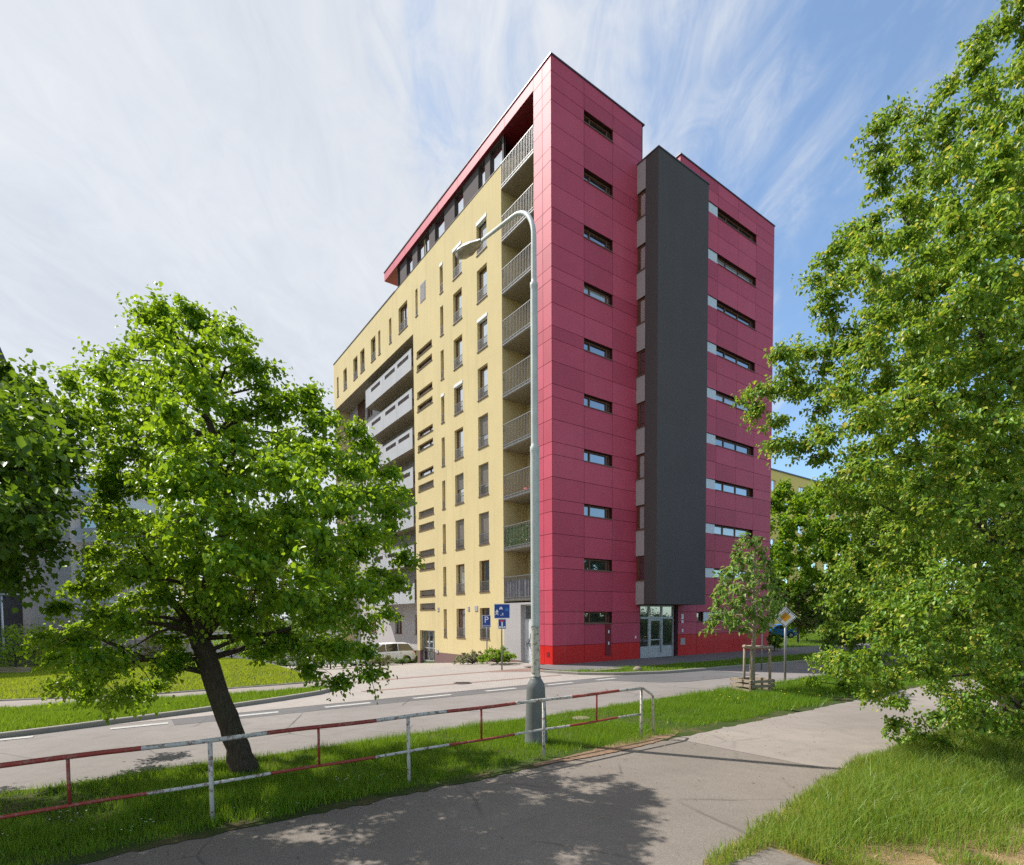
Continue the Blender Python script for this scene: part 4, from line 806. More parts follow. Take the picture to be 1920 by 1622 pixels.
# ------------------------------------------------------------------ cars
def make_car(root, L, Wd, Ht, paint, nose='mpv'):
    """side outline lofted across the width; nose at -x"""
    hx = L / 2; w2 = Wd / 2
    st_ = [(-hx, .30, .62, .62), (-hx + .12, .22, .74, .84), (-hx + .55, .20, .88, .95), (-hx + 1.05, .20, .98, 1.0), (-hx + 1.9, .20, 1.02, 1.0), (0.3, .20, 1.03, 1.0), (hx - 1.0, .20, 1.05, 1.0), (hx - .3, .22, 1.04, .97), (hx - .05, .28, .95, .9), (hx, .36, .70, .84)]
    mb = MB(); secs = []
    for x, zb, zt, wf in st_:
        a = w2 * wf; secs.append([(x, -a * .90, zb), (x, -a, zb + .16), (x, -a, zt - .16), (x, -a * .93, zt - .03), (x, -a * .6, zt + .02), (x, 0, zt + .035), (x, a * .6, zt + .02), (x, a * .93, zt - .03), (x, a, zt - .16), (x, a, zb + .16), (x, a * .90, zb)])
    n = len(secs[0])
    for a, b in zip(secs[:-1], secs[1:]):
        for i in range(n): mb.add((a[i], b[i], b[(i + 1) % n], a[(i + 1) % n]), ((0, 1, 2, 3),), 0, True)
    mb.add(secs[0], (tuple(range(n)),)); mb.add(secs[-1], (tuple(range(n)),))
    body = mb.build('body', M[paint], root)
    r0_, r1_, r2_, r3_ = -hx + 1.0, -hx + 1.95, hx - .55, hx - .12
    P = lambda x, y, z: (x, y, z)
    cab = MB()
    for sgn in (-1, 1):
        cab.add([P(r0_, sgn * w2 * .9, 1.0), P(r1_, sgn * w2 * .76, Ht - .07), P(r2_, sgn * w2 * .74, Ht - .09), P(r3_, sgn * w2 * .88, 1.02)], ((0, 1, 2, 3),))
    cab.quad(P(r0_, -w2 * .9, 1.0), P(r0_, w2 * .9, 1.0), P(r1_, w2 * .76, Ht - .07), P(r1_, -w2 * .76, Ht - .07)); cab.quad(P(r3_, -w2 * .88, 1.02), P(r3_, w2 * .88, 1.02), P(r2_, w2 * .74, Ht - .09), P(r2_, -w2 * .74, Ht - .09))
    cab.build('window_glass', M['car_g'], root)
    rf = MB(); rs_ = []
    for x, z in ((r1_ - .06, Ht - .10), (r1_ + .2, Ht - .02), ((r1_ + r2_) / 2, Ht), (r2_ - .1, Ht - .04), (r2_ + .06, Ht - .10)): rs_.append([(x, -w2 * .77, z - .05), (x, -w2 * .66, z), (x, 0, z + .03), (x, w2 * .66, z), (x, w2 * .77, z - .05)])
    for a, b in zip(rs_[:-1], rs_[1:]):
        for i in range(4): rf.add((a[i], b[i], b[i + 1], a[i + 1]), ((0, 1, 2, 3),), 0, True)
    rf.build('roof', M[paint], root, fix=False)
    pl = MB()
    for sgn in (-1, 1):
        for (xa, xb) in ((r0_, r1_), (r3_, r2_)): pl.tube([(xa, sgn * w2 * .905, 1.0), (xb, sgn * w2 * .765, Ht - .07)], .035, 6)
        for xm in (-.1, .85): pl.tube([(xm, sgn * w2 * .905, 1.0), (xm, sgn * w2 * .765, Ht - .08)], .028, 6)
    pl.build('pillar', M[paint], root)
    for x in (-hx + .85, hx - .8):
        for sgn in (-1, 1):
            t = MB(); y = sgn * (w2 - .08); t.tube([(x, y - .1, .315), (x, y - .09, .315), (x, y + .09, .315), (x, y + .1, .315)], [.27, .315, .315, .27], 20); wl = t.build('wheel', M['tyre'], root)
            t = MB(); ys = y + sgn * .095; t.tube([(x, ys, .315), (x, ys + sgn * .012, .315)], [.20, .18], 16)
            for k in range(5):
                a = k * 1.2566; t.tube([(x, ys + sgn * .015, .315), (x + .18 * math.cos(a), ys + sgn * .015, .315 + .18 * math.sin(a))], .025, 5)
            t.build('rim', M['rim'], wl)
            ar = MB(); ar.tube([(x, sgn * w2 * .97, .33), (x, sgn * (w2 + .004), .33)], .36, 24); ar.build('wheel_arch', M['black'], root)
    for sgn in (-1, 1):
        t = MB(); t.prism([(-hx + .02, .62), (-hx + .08, .74), (-hx + .5, .84), (-hx + .45, .74)], sgn * w2 * .6, sgn * (w2 * .93), 'y'); t.build('headlight', M['lens'], root)
        t = MB(); t.box(hx - .14, hx + .012, sgn * w2 * .66, sgn * w2 * .9, .72, .98); t.build('tail_light', M['lens_r'], root)
        t = MB(); t.box(-hx + 1.22, -hx + 1.4, sgn * (w2 * .92), sgn * (w2 + .16), .98, 1.13); t.build('mirror', M[paint], root, bevel=.03)
        t = MB(); t.box(-.05, .12, sgn * w2 * .995, sgn * (w2 + .012), .86, .89); t.box(.9, 1.07, sgn * w2 * .995, sgn * (w2 + .012), .86, .89); t.build('handle', M['galv'], root)
    return root
def car(px, py, y, rz, L, Wd, Ht, paint, lab, dz=0.0):
    p = at(px, py, y); e = empty('parked_car', (p.x, p.y, p.z + dz), rz); tag(e, lab, 'car', 'cars parked around the building'); return make_car(e, L, Wd, Ht, paint)
pc = xy(-1.75, 17.4); e = empty('parked_car', (pc[0], pc[1], -1.06), BA); tag(e, 'white people carrier parked in front of the grey balconies wall', 'car', 'cars parked around the building'); make_car(e, 4.5, 1.8, 1.62, 'car_w')
pc = xy(-4.6, 20.2); e = empty('parked_car', (pc[0], pc[1], -1.20), BA); tag(e, 'white hatchback mostly hidden behind the people carrier and the linden leaves', 'car', 'cars parked around the building'); make_car(e, 4.2, 1.75, 1.48, 'car_w')
car(1455, 1196, 60, R(4), 4.0, 1.7, 1.5, 'car_b', 'bright blue hatchback parked beyond the crimson corner')
car(1880, 1197, 56, R(0), 4.2, 1.75, 1.45, 'car_r', 'red car glimpsed through the leaves of the big linden')
car(1785, 1200, 56, R(90), 4.2, 1.75, 1.45, 'car_w', 'white car glimpsed through the lower branches of the big linden')

# ------------------------------------------------------------------ surrounding buildings
yb = empty('apartment_building', (0, 0, 0)); tag(yb, 'distant yellow apartment block behind the crimson end wall', 'building')
A_ = at(1440, 900, 80); B_ = at(1640, 900, 100); dv = Vector((B_.x - A_.x, B_.y - A_.y, 0)).normalized(); nv_ = Vector((dv.y, -dv.x, 0))
if nv_.y > 0: nv_ = -nv_
A0 = Vector((A_.x, A_.y, 0)) - dv * 6; ztop = 23.6
yb.location = A0; yb.rotation_euler = (0, 0, math.atan2(dv.y, dv.x))
mb = MB(); FYB = lambda u, n, z: (u, -n, z); ho = []
for k in range(8):
    for i in range(16): ho.append((2.0 + i * 4.2, 3.9 + i * 4.2, ztop - 2.9 - k * 2.85, ztop - 1.4 - k * 2.85))
wall(mb, FYB, 0, 70, -1, ztop, ho, 0.2); mb.quad((0, 0, -1), (0, 12, -1), (0, 12, ztop), (0, 0, ztop)); mb.quad((0, 0, ztop), (70, 0, ztop), (70, 12, ztop), (0, 12, ztop)); M['yellow2'] = m_render('far_yellow_render', (0.92, 0.68, 0.22), 0.05); mb.build('wall', M['yellow2'], yb, fix=False)
p0 = None
for a, b, c, d in ho[:64]:
    if p0 is None:
        f = MB(); f.box(0, 1.9, .15, .2, 0, .09); f.box(0, 1.9, .15, .2, 1.41, 1.5); f.box(0, .09, .15, .2, .09, 1.41); f.box(1.81, 1.9, .15, .2, .09, 1.41); f.box(.9, 1.0, .14, .2, .09, 1.41); p0 = f.build('window', M['s_white'], yb)
        g_ = MB(); g_.quad((.09, .18, .09), (1.81, .18, .09), (1.81, .18, 1.41), (.09, .18, 1.41)); g_.build('pane', M['glass'], p0, fix=False); o = p0
    else: o = copy_tree(p0, yb)
    o.location = (a, 0, c)
g_ = MB(); [g_.quad((a, .19, c), (b, .19, c), (b, .19, d), (a, .19, d)) for a, b, c, d in ho[64:]]; g_.build('far_windows', M['glass'], yb, fix=False)['kind'] = 'stuff'
cp = MB(); cp.box(-.1, 70.1, -.12, .2, ztop + .01, ztop + .2); cp.build('coping', M['coping'], yb)

M['nb_white'] = m_render('neighbour_grey_render', (0.66, 0.63, 0.63), 0.06); M['nb_dark'] = m_render('neighbour_dark_render', (0.07, 0.066, 0.07), 0.05)
gb = empty('apartment_building', (at(137, 1150, 46).x, 46, -0.1), R(0)); tag(gb, 'modern grey apartment block with white glazed balconies behind the trees at left', 'building')
mb = MB(); mb.box(-7.5, 0, 0, 14, -0.5, 15.0); mb.build('wall', M['nb_white'], gb)
cp = MB(); cp.box(-7.6, .1, -.1, 14.1, 15.01, 15.15); cp.build('roof_coping', M['coping'], gb)
for k in range(4):
    z = 3.0 + k * 3.05
    b = MB(); b.box(0.005, 2.6, 0.6, 7, z, z + .18); bo = b.build('balcony', M['s_white'], gb); b = MB(); b.box(0.02, 2.6, .6, .63, z + .18, z + 1.2); b.box(2.57, 2.6, .63, 7, z + .18, z + 1.2); b.build('glazed_parapet', M['whitep'], bo)
    b = MB(); b.box(0.002, .06, 1.2, 3.2, z + .2, z + 2.4); b.build('window', M['glass_d'], gb)
db = empty('apartment_building', (at(46, 1150, 45.5).x, 45.5, -0.1), math.atan2(Lv[1], Lv[0]) - math.pi / 2); tag(db, 'tall charcoal building cut off by the left edge of the picture', 'building')
mb = MB(); ho = [(-14 + i * 3.5, -12.4 + i * 3.5, 4 + k * 3, 5.8 + k * 3) for i in range(4) for k in range(6)]
FD = lambda u, n, z: (n, u, z)
wall(mb, FD, -16, -1.0, -.5, 22.3, ho, .2); mb.quad((0, -16, -.5), (-14, -16, -.5), (-14, -16, 22.3), (0, -16, 22.3)); mb.quad((0, -1, -.5), (-14, -1, -.5), (-14, -1, 22.3), (0, -1, 22.3)); mb.quad((0, -16, 22.3), (0, -1, 22.3), (-14, -1, 22.3), (-14, -16, 22.3)); mb.build('wall', M['nb_dark'], db, fix=False)
for a, b, c, d in ho: g_ = MB(); g_.box(-.2, -.15, a, b, c, d); g_.build('window', M['glass'], db)
sp = at(6, 1187, 40); so = MB(); so.box(-.45, .45, -.03, .03, -.3, .3); so = so.build('shop_sign', M['black'], loc=sp); tag(so, 'small black sign with red lettering at the left picture edge', 'sign')
me = text_mesh('0', .5); me.materials.append(M['s_red']); o = bpy.data.objects.new('lettering', me); COL.objects.link(o); o.parent = so; o.location = (.02, -.04, 0); o.rotation_euler = (R(90), 0, 0)

# garden furniture of the left lawn
def slat_fence(x0, x1, y, z0, h, lab, mat, gap=.16):
    e = empty('timber_fence', (x0, y, z0)); tag(e, lab, 'fence'); b = MB(); n = int((x1 - x0) / gap)
    for i in range(n): b.box(i * gap, i * gap + gap * .62, 0, .03, 0, h + rnd.uniform(-.01, .01))
    b.build('slat_panel', M[mat], e); b = MB(); b.box(0, x1 - x0, .03, .08, h * .2, h * .2 + .08); b.box(0, x1 - x0, .03, .08, h * .8, h * .8 + .08); b.build('crossbar', M['wood'], e); return e
a = at(68, 1228, 30); b_ = at(152, 1228, 30); slat_fence(a.x, b_.x, 30, at(100, 1232, 30).z, 1.55, 'orange brown upright timber slat fence behind the left lawn', 'wood_o')
def low_wall(px0, px1, pyt, pyb, y, mat, lab, th=.25):
    a, b, c = at(px0, pyb, y), at(px1, pyb, y), at(px0, pyt, y); mb = MB(); mb.box(0, b.x - a.x, 0, th, -.4, c.z - a.z, 0); mb.box(-.03, b.x - a.x + .03, -.03, th + .03, c.z - a.z + .002, c.z - a.z + .06, 1); o = mb.build('garden_wall', [M[mat], M['kerb']], loc=a); tag(o, lab, 'wall'); return o
M['beige'] = m_render('beige_render', (0.50, 0.42, 0.36), 0.06)
low_wall(165, 275, 1132, 1215, 37, 'beige', 'beige garden wall behind the leaning linden leaves'); low_wall(230, 640, 1187, 1238, 41, 'nb_white', 'long pale grey garden wall beyond the lawn and bushes')
e = empty('mesh_fence', (0, 0, 0)); tag(e, 'grey metal fence with gate posts behind the lawn, right of the timber slats', 'fence'); zf = at(250, 1240, 33)
for px in (172, 205, 222, 255, 288, 316):
    a = at(px, 1240, 33); b = MB(); b.box(a.x - .05, a.x + .05, 32.95, 33.05, a.z - .2, a.z + 1.5); b.build('post', M['galv'], e)
a, c = at(172, 1240, 33), at(316, 1240, 33); b = MB(); n = 44
for i in range(n + 1): x = a.x + (c.x - a.x) * i / n; b.box(x - .012, x + .012, 32.99, 33.01, a.z + .05, a.z + 1.25)
b.box(a.x, c.x, 32.985, 33.015, a.z + 1.2, a.z + 1.26); b.box(a.x, c.x, 32.985, 33.015, a.z + .1, a.z + .16); b.build('bar_panel', M['galv'], e)
def tree_guard(root, hgt, wd, rows, top=True):
    for i, (x, y) in enumerate(((-1, -1), (1, -1), (0, 1))):
        b = MB(); b.tube([(x * wd, y * wd, -.2), (x * wd * .96, y * wd * .96, hgt)], .042, 8); b.build('stake', M['wood'], root)
    if top:
        b = MB(); c = [(-wd, -wd), (wd, -wd), (0, wd)]
        for p, q in zip(c, c[1:] + c[:1]): b.tube([(p[0] * 1.12, p[1] * 1.12, hgt - .06), (q[0] * 1.12, q[1] * 1.12, hgt - .06)], .045, 8)
        b.build('top_rail', M['wood'], root)
    b = MB(); q = wd * 1.18
    for r_ in range(rows):
        z = .03 + r_ * .15
        for p, s in (((-q, -q), (q, -q)), ((q, -q), (q, q)), ((q, q), (-q, q)), ((-q, q), (-q, -q))):
            d = Vector((s[0] - p[0], s[1] - p[1], 0)).normalized() * .05; b.box(min(p[0], s[0]) - .03, max(p[0], s[0]) + .03, min(p[1], s[1]) - .03, max(p[1], s[1]) + .03, z + (0 if p[1] == s[1] else .012), z + .085 + (0 if p[1] == s[1] else .012))
    b.build('crate_slats', M['wood'], root)
p = at(1410, 1297, 17.5); sg = empty('tree_stakes', (p.x, p.y, ground(p.x, p.y)), R(18)); tag(sg, 'three wooden stakes with low slatted crate round the young chestnut', 'tree guard'); tree_guard(sg, 1.5, .37, 3)
p = at(346, 1250, 33); tg = empty('tree_stakes', (p.x, p.y, p.z), R(10)); tag(tg, 'grey wooden tree cage on the left lawn behind the leaning trunk', 'tree guard'); tree_guard(tg, 1.5, .42, 4)
e = empty('timber_edging', at(-10, 1268, 24)); tag(e, 'low weathered timber edging round a shrub bed at far left', 'edging')
for i in range(3): b = MB(); b.box(-1, 1.6, -.05 - .0 * i, .05, .02 + i * .13, .13 + i * .13); b.build('plank', M['wood'], e)
e = empty('street_lamp', at(8, 1240, 34)); tag(e, 'slim white street lamp beside the charcoal building at left', 'street lamp'); hz_ = at(8, 1116, 34).z - e.location.z
b = MB(); b.tube([(0, 0, -.2), (0, 0, hz_)], [.07, .05], 10); b.build('pole', M['s_white'], e); b = MB(); b.box(-.05, 2.25, -.12, .12, hz_, hz_ + .1); b.build('lamp_head', M['s_white'], e, bevel=.03)

# ------------------------------------------------------------------ foliage
def leaves_mesh(name, P, D, size, mats, parent=None, wid=0.42, fold=0.22, mi=None, flat=0.5):
    """P leaf bases, D tip directions (unit), one folded six-point blade each"""
    n = len(P); D = D / np.linalg.norm(D, axis=1, keepdims=True)
    upv = np.tile(np.array([0, 0, 1.0]), (n, 1)) + rng.normal(0, flat, (n, 3))
    X = np.cross(D, upv); X /= np.linalg.norm(X, axis=1, keepdims=True) + 1e-9; Z = np.cross(X, D)
    L = (size * rng.uniform(0.62, 1.25, n))[:, None]
    def pt(a, b, c): return P + D * L * a + X * L * b * 2 * wid + Z * L * c
    drp = -0.10
    V = np.stack([pt(0, 0, 0), pt(.22, .46, fold * .8), pt(.62, .38, fold * .6 + drp * .4), pt(1, 0, drp * 1.6), pt(.62, -.38, fold * .6 + drp * .4), pt(.22, -.46, fold * .8)], 1).reshape(-1, 3)
    b = (np.arange(n) * 6)[:, None]; F = (b + np.array([[0, 3, 2, 1, 0, 5, 4, 3]])).reshape(-1)
    o = raw_mesh(name, V, F, 4, mats, None if mi is None else np.repeat(mi, 2))
    if parent: o.parent = parent
    return o
def inpoly(poly, x, y):
    c = False; n = len(poly)
    for i in range(n):
        x1, y1 = poly[i]; x2, y2 = poly[i - 1]
        if (y1 > y) != (y2 > y) and x < (x2 - x1) * (y - y1) / (y2 - y1) + x1: c = not c
    return c
def edge_dist(poly, x, y):
    best = 1e9
    for i in range(len(poly)):
        x1, y1 = poly[i - 1]; x2, y2 = poly[i]; dx, dy = x2 - x1, y2 - y1; k = max(0, min(1, ((x - x1) * dx + (y - y1) * dy) / (dx * dx + dy * dy + 1e-9)))
        best = min(best, math.hypot(x - x1 - k * dx, y - y1 - k * dy))
    return best
def crown_clumps(outline, dist, layers, spacing, seed, crad=None):
    """fill the crown's volume: the outline gives its real silhouette at the trunk's distance, layers nearer and farther shrink inwards"""
    r_ = random.Random(seed); out = []; xs = [p[0] for p in outline]; ys = [p[1] for p in outline]; cx0 = sum(xs) / len(xs); cy0 = sum(ys) / len(ys); inset = (crad * .78 * FPX / dist) if crad else spacing * .42
    for off, shrink in layers:
        pts = []; tries = 0
        while tries < 1500:
            tries += 1; x = r_.uniform(min(xs), max(xs)); y = r_.uniform(min(ys), max(ys))
            if not inpoly(outline, x, y) or edge_dist(outline, x, y) < shrink: continue
            if any(math.hypot(x - a, y - b) < spacing for a, b in pts): continue
            pts.append((x, y)); out.append(np.array(at(x, y, dist + off + r_.uniform(-.3, .3))))
    pts = []
    for (x1, y1), (x2, y2) in zip(outline, outline[1:] + outline[:1]):
        L = math.hypot(x2 - x1, y2 - y1); n = max(1, int(L / (spacing * .55)))
        for k in range(n):
            x, y = x1 + (x2 - x1) * k / n, y1 + (y2 - y1) * k / n; q = at(x, y, dist + r_.uniform(-.6, .6) * spacing / 66)
            m = at(cx0, cy0, dist); out.append(np.array(q.lerp(Vector((m.x, q.y, m.z)), inset / max(60, math.hypot(x - cx0, y - cy0)))))
    return out
def tree(name, label, trunk, trad, clumps, crad, nleaf, lsize, leafmat, barkmat, seed, cat='tree', group=None, twigs=9, droop=0.25, alt=None, altfrac=0, wid=0.42, squash=0.72, extra=(), limbs=3, flat=0.5):
    r_ = random.Random(seed); g_ = np.random.default_rng(seed)
    base = Vector(trunk[0]); root = empty(name, base); tag(root, label, cat, group)
    T = [Vector(p) - base for p in trunk]; tb = MB(); 
    pts, rad = [], []
    for i in range(len(T) - 1):
        for k in range(5): f = k / 5; pts.append(T[i].lerp(T[i + 1], f) + Vector((r_.uniform(-1, 1), r_.uniform(-1, 1), 0)) * trad[i] * 0.10); rad.append((trad[i] * (1 - f) + trad[i + 1] * f) * r_.uniform(.95, 1.06))
    pts.append(T[-1]); rad.append(trad[-1]); tb.tube(pts, rad, 14)
    for a, b, ra, rb in extra: tb.tube([Vector(a) - base, (Vector(a).lerp(Vector(b), .5) - base) + Vector((0, 0, -.12)), Vector(b) - base], [ra, (ra + rb) / 2, rb], 9)
    nodes = [(p, q) for p, q in zip(pts[len(pts) // 3:], rad[len(rad) // 3:])]
    P, D = [], []
    order = sorted(clumps, key=lambda c: (Vector(c) - base - T[-1]).length)
    for c in order:
        cv = Vector(c) - base
        best = min(nodes, key=lambda nd_: (nd_[0] - cv).length + 0.35 * max(0, nd_[0].z - cv.z + .1) + (0.022 / (nd_[1] + .012)))
        a, ra = best; L = (cv - a).length; m1 = a.lerp(cv, .4) + Vector((r_.uniform(-.1, .1), r_.uniform(-.1, .1), .10 + r_.uniform(0, .1))) * L * .5; r0b = min(ra * .62, .018 + .017 * L)
        m2 = a.lerp(cv, .72) + Vector((r_.uniform(-.06, .06), r_.uniform(-.06, .06), .05)) * L
        tb.tube([a, m1, m2, cv], [r0b, r0b * .75, r0b * .5, max(.006, r0b * .3)], 6, cap=False)
        nodes += [(m1, r0b * .75), (m2, r0b * .5)]; 
        if r0b > .02: nodes.append((cv, r0b * .35))
        out_dir = (cv - Vector((0, 0, max(0.5, T[-1].z * .6)))).normalized(); rr = crad * r_.uniform(.75, 1.25)
        for k in range(twigs):
            d = Vector((r_.gauss(0, 1), r_.gauss(0, 1), r_.gauss(0, 1) * squash)) + Vector((out_dir.x, out_dir.y, out_dir.z * squash)) * .6; d.normalize(); tl = rr * r_.uniform(.6, 1.1)
            st0 = cv - d * rr * .15; en = st0 + d * tl + Vector((0, 0, -droop * tl * tl * .8)); mid = st0.lerp(en, .5) + Vector((0, 0, .06))
            if k % 2 == 0: tb.tube([cv, mid, en], [.010, .006, .003], 4, cap=False)
            nl = max(3, int(nleaf / twigs * r_.uniform(.6, 1.4)))
            f = g_.uniform(.12, 1.05, nl); s0 = np.array(st0); s1 = np.array(mid); s2 = np.array(en)
            pp = ((1 - f) ** 2)[:, None] * s0 + (2 * f * (1 - f))[:, None] * s1 + (f ** 2)[:, None] * s2
            pp += g_.normal(0, rr * .13, (nl, 3)); dd = g_.normal(0, .75, (nl, 3)) + np.array(d) * .5; dd[:, 2] -= .35 + droop
            P.append(pp); D.append(dd)
    tb.build('trunk', M[barkmat], root, fix=False)
    P = np.concatenate(P); D = np.concatenate(D); mats = [M[leafmat]]; mi = None
    if alt: mats.append(M[alt]); mi = (g_.uniform(0, 1, len(P)) < altfrac).astype(int)
    leaves_mesh('crown', P, D, lsize, mats, root, wid, mi=mi, flat=flat); return root

# leaning linden beside the road
OL = [(300, 552), (345, 545), (355, 575), (430, 585), (432, 625), (500, 655), (505, 690), (480, 745), (560, 715), (590, 710), (600, 740), (640, 760), (690, 790), (730, 850), (755, 880), (765, 960), (760, 1000), (790, 1060), (760, 1110), (745, 1170), (700, 1190), (700, 1250), (715, 1290), (650, 1310), (590, 1290), (560, 1240), (520, 1255), (470, 1220), (420, 1190), (330, 1200), (300, 1235), (335, 1265), (270, 1320), (200, 1340), (110, 1310), (70, 1260), (60, 1220), (90, 1160), (140, 1080), (170, 1010), (175, 930), (190, 850), (150, 780), (90, 740), (110, 700), (170, 680), (190, 690), (200, 640), (255, 610), (250, 560)]
cl = crown_clumps(OL, 8.5, [(0, 48), (-.9, 58), (.9, 60), (-1.8, 90), (1.8, 92), (2.5, 150), (-2.6, 140)], 62, 3, .40)
TL = [Vector((-4.2, 8.5, -.1)), Vector((-4.42, 8.5, .7)), Vector((-4.72, 8.5, 1.55)), Vector((-4.86, 8.5, 2.1)), Vector((-4.75, 8.55, 2.9)), Vector((-4.45, 8.6, 3.9)), Vector((-4.6, 8.6, 5.2)), Vector((-4.9, 8.5, 6.4))]
tree('linden_tree', 'leaning linden with thick dark trunk between guard rail and road', TL, [.20, .16, .155, .145, .115, .085, .055, .03], cl, .43, 330, .068, 'leaf_l', 'bark', 5, droop=.30, squash=.38, flat=.38,
     extra=[(TL[3], at(470, 1060, 8.6), .10, .06), (at(470, 1060, 8.6), at(520, 960, 8.9), .06, .03), (TL[3], at(250, 1000, 8.3), .07, .03), (TL[4], at(600, 1010, 8.9), .05, .025), (TL[2], at(150, 1180, 8.0), .05, .02), (TL[3], at(640, 1150, 8.2), .045, .02)])
# second linden, its trunk outside the picture at left
OF = [(-700, 480), (-500, 440), (-330, 500), (-180, 590), (-60, 660), (0, 650), (40, 680), (90, 700), (150, 770), (170, 830), (150, 900), (130, 960), (95, 1010), (100, 1050), (65, 1080), (60, 1130), (25, 1115), (-10, 1085), (-60, 1110), (-140, 1080), (-330, 1150), (-560, 1150), (-760, 1000)]
cl = crown_clumps(OF, 7.0, [(0, 50), (-.8, 60), (1.0, 70), (-1.6, 80), (-2.3, 120), (1.9, 110)], 66, 8, .42)
bx = at(-290, 1500, 7.2); TF = [Vector((bx.x, 7.2, -.1)), Vector((bx.x, 7.2, 1.2)), Vector((bx.x + .1, 7.2, 2.4)), Vector((bx.x - .1, 7.1, 4.2)), Vector((bx.x, 7.0, 5.8))]
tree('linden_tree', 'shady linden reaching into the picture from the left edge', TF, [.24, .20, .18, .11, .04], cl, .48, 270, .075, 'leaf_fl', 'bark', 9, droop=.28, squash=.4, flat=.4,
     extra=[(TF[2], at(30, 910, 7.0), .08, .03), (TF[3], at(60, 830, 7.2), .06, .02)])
# big linden at right
OR = [(2150, -330), (1960, -60), (1915, 10), (1850, 45), (1838, 105), (1792, 135), (1800, 190), (1770, 225), (1735, 200), (1690, 190), (1650, 215), (1655, 330), (1640, 385), (1560, 440), (1530, 500), (1545, 590), (1560, 640), (1440, 655), (1450, 700), (1500, 735), (1395, 735), (1395, 775), (1440, 800), (1430, 850), (1490, 855), (1530, 880), (1555, 930), (1590, 1010), (1600, 1060), (1570, 1100), (1565, 1150), (1560, 1200), (1555, 1255), (1610, 1280), (1630, 1330), (1680, 1340), (1680, 1385), (1720, 1405), (1800, 1425), (1930, 1440), (2150, 1420)]
cl = crown_clumps(OR, 9.4, [(0, 46), (-.8, 52), (.8, 56), (-1.6, 85), (1.6, 90), (-2.4, 140), (2.4, 130), (3.2, 160)], 54, 21, .34)
gap = [(1790, 800), (1740, 860), (1830, 1000)]
p = at(1900, 1325, 11.0); TR = [Vector((p.x, 11, -.1)), Vector((p.x, 11, 1.5)), Vector((p.x - .1, 10.8, 3.2)), Vector((p.x + .2, 10.4, 5.5)), Vector((p.x + .5, 10, 8.0)), Vector((p.x + .6, 9.6, 10.5))]
tree('linden_tree', 'big yellowish green linden filling the right edge down to the grass', TR, [.26, .22, .19, .14, .09, .03], cl, .40, 330, .066, 'leaf_r', 'bark2', 22, droop=.36, squash=.36, flat=.40, twigs=10, wid=.36, alt='bract', altfrac=.09,
     extra=[(TR[2], at(1700, 800, 9.5), .07, .02), (TR[3], at(1780, 540, 9.6), .07, .02), (TR[3], at(1690, 400, 9.4), .06, .02), (TR[2], at(1640, 940, 9.2), .05, .015), (TR[1], at(1760, 1270, 9.0), .05, .015)])
# young chestnut in its stakes
OC = [(1395, 998), (1425, 1005), (1445, 1050), (1465, 1085), (1470, 1125), (1450, 1165), (1430, 1190), (1390, 1190), (1350, 1175), (1325, 1190), (1335, 1130), (1345, 1080), (1375, 1040)]
cl = crown_clumps(OC, 17.5, [(0, 16), (-.6, 22), (.6, 22), (-1.0, 38), (1.0, 38)], 27, 31, .26)
p = at(1410, 1297, 17.5); TC = [Vector((p.x, 17.5, -.1)), Vector((p.x, 17.5, 1.0)), Vector((p.x + .06, 17.5, 2.0)), Vector((p.x, 17.5, 3.4)), Vector((p.x + .05, 17.5, 4.8))]
tree('chestnut_tree', 'young chestnut with pale trunk held between wooden stakes', TC, [.085, .075, .05, .035, .012], cl, .30, 27, .17, 'leaf_c', 'wood', 33, droop=.5, twigs=7, alt='leaf_b', altfrac=.035, wid=.28)
# trees farther right
OB = [(1470, 905), (1490, 925), (1530, 915), (1560, 895), (1620, 870), (1680, 860), (1720, 950), (1720, 1100), (1650, 1180), (1560, 1170), (1500, 1180), (1470, 1150), (1440, 1110), (1410, 1060), (1400, 1000), (1430, 950)]
cl = crown_clumps(OB, 53, [(0, 12), (-2.2, 22), (2.2, 22), (-4.0, 44)], 28, 41)
p = at(1580, 1210, 53); tree('maple_tree', 'bright green bushy maple behind the young chestnut and priority sign', [Vector((p.x, 53, -.1)), Vector((p.x, 53, 3)), Vector((p.x, 53, 7)), Vector((p.x, 53, 12))], [.3, .25, .18, .06], cl, 1.3, 260, .27, 'leaf_m', 'bark2', 42, droop=.12, twigs=8)
OS = [(1470, 1100), (1520, 1095), (1545, 1140), (1530, 1175), (1475, 1170), (1455, 1140)]
cl = crown_clumps(OS, 50, [(0, 6), (-.9, 12), (.9, 12)], 20, 43); p = at(1496, 1200, 50)
tree('street_tree', 'thin young dark leaved tree beside the bright blue hatchback', [Vector((p.x, 50, -.2)), Vector((p.x, 50, 1.8)), Vector((p.x, 50, 4.4))], [.1, .09, .03], cl, .62, 60, .24, 'leaf_c', 'bark2', 44, twigs=7, alt='leaf_b', altfrac=.35)
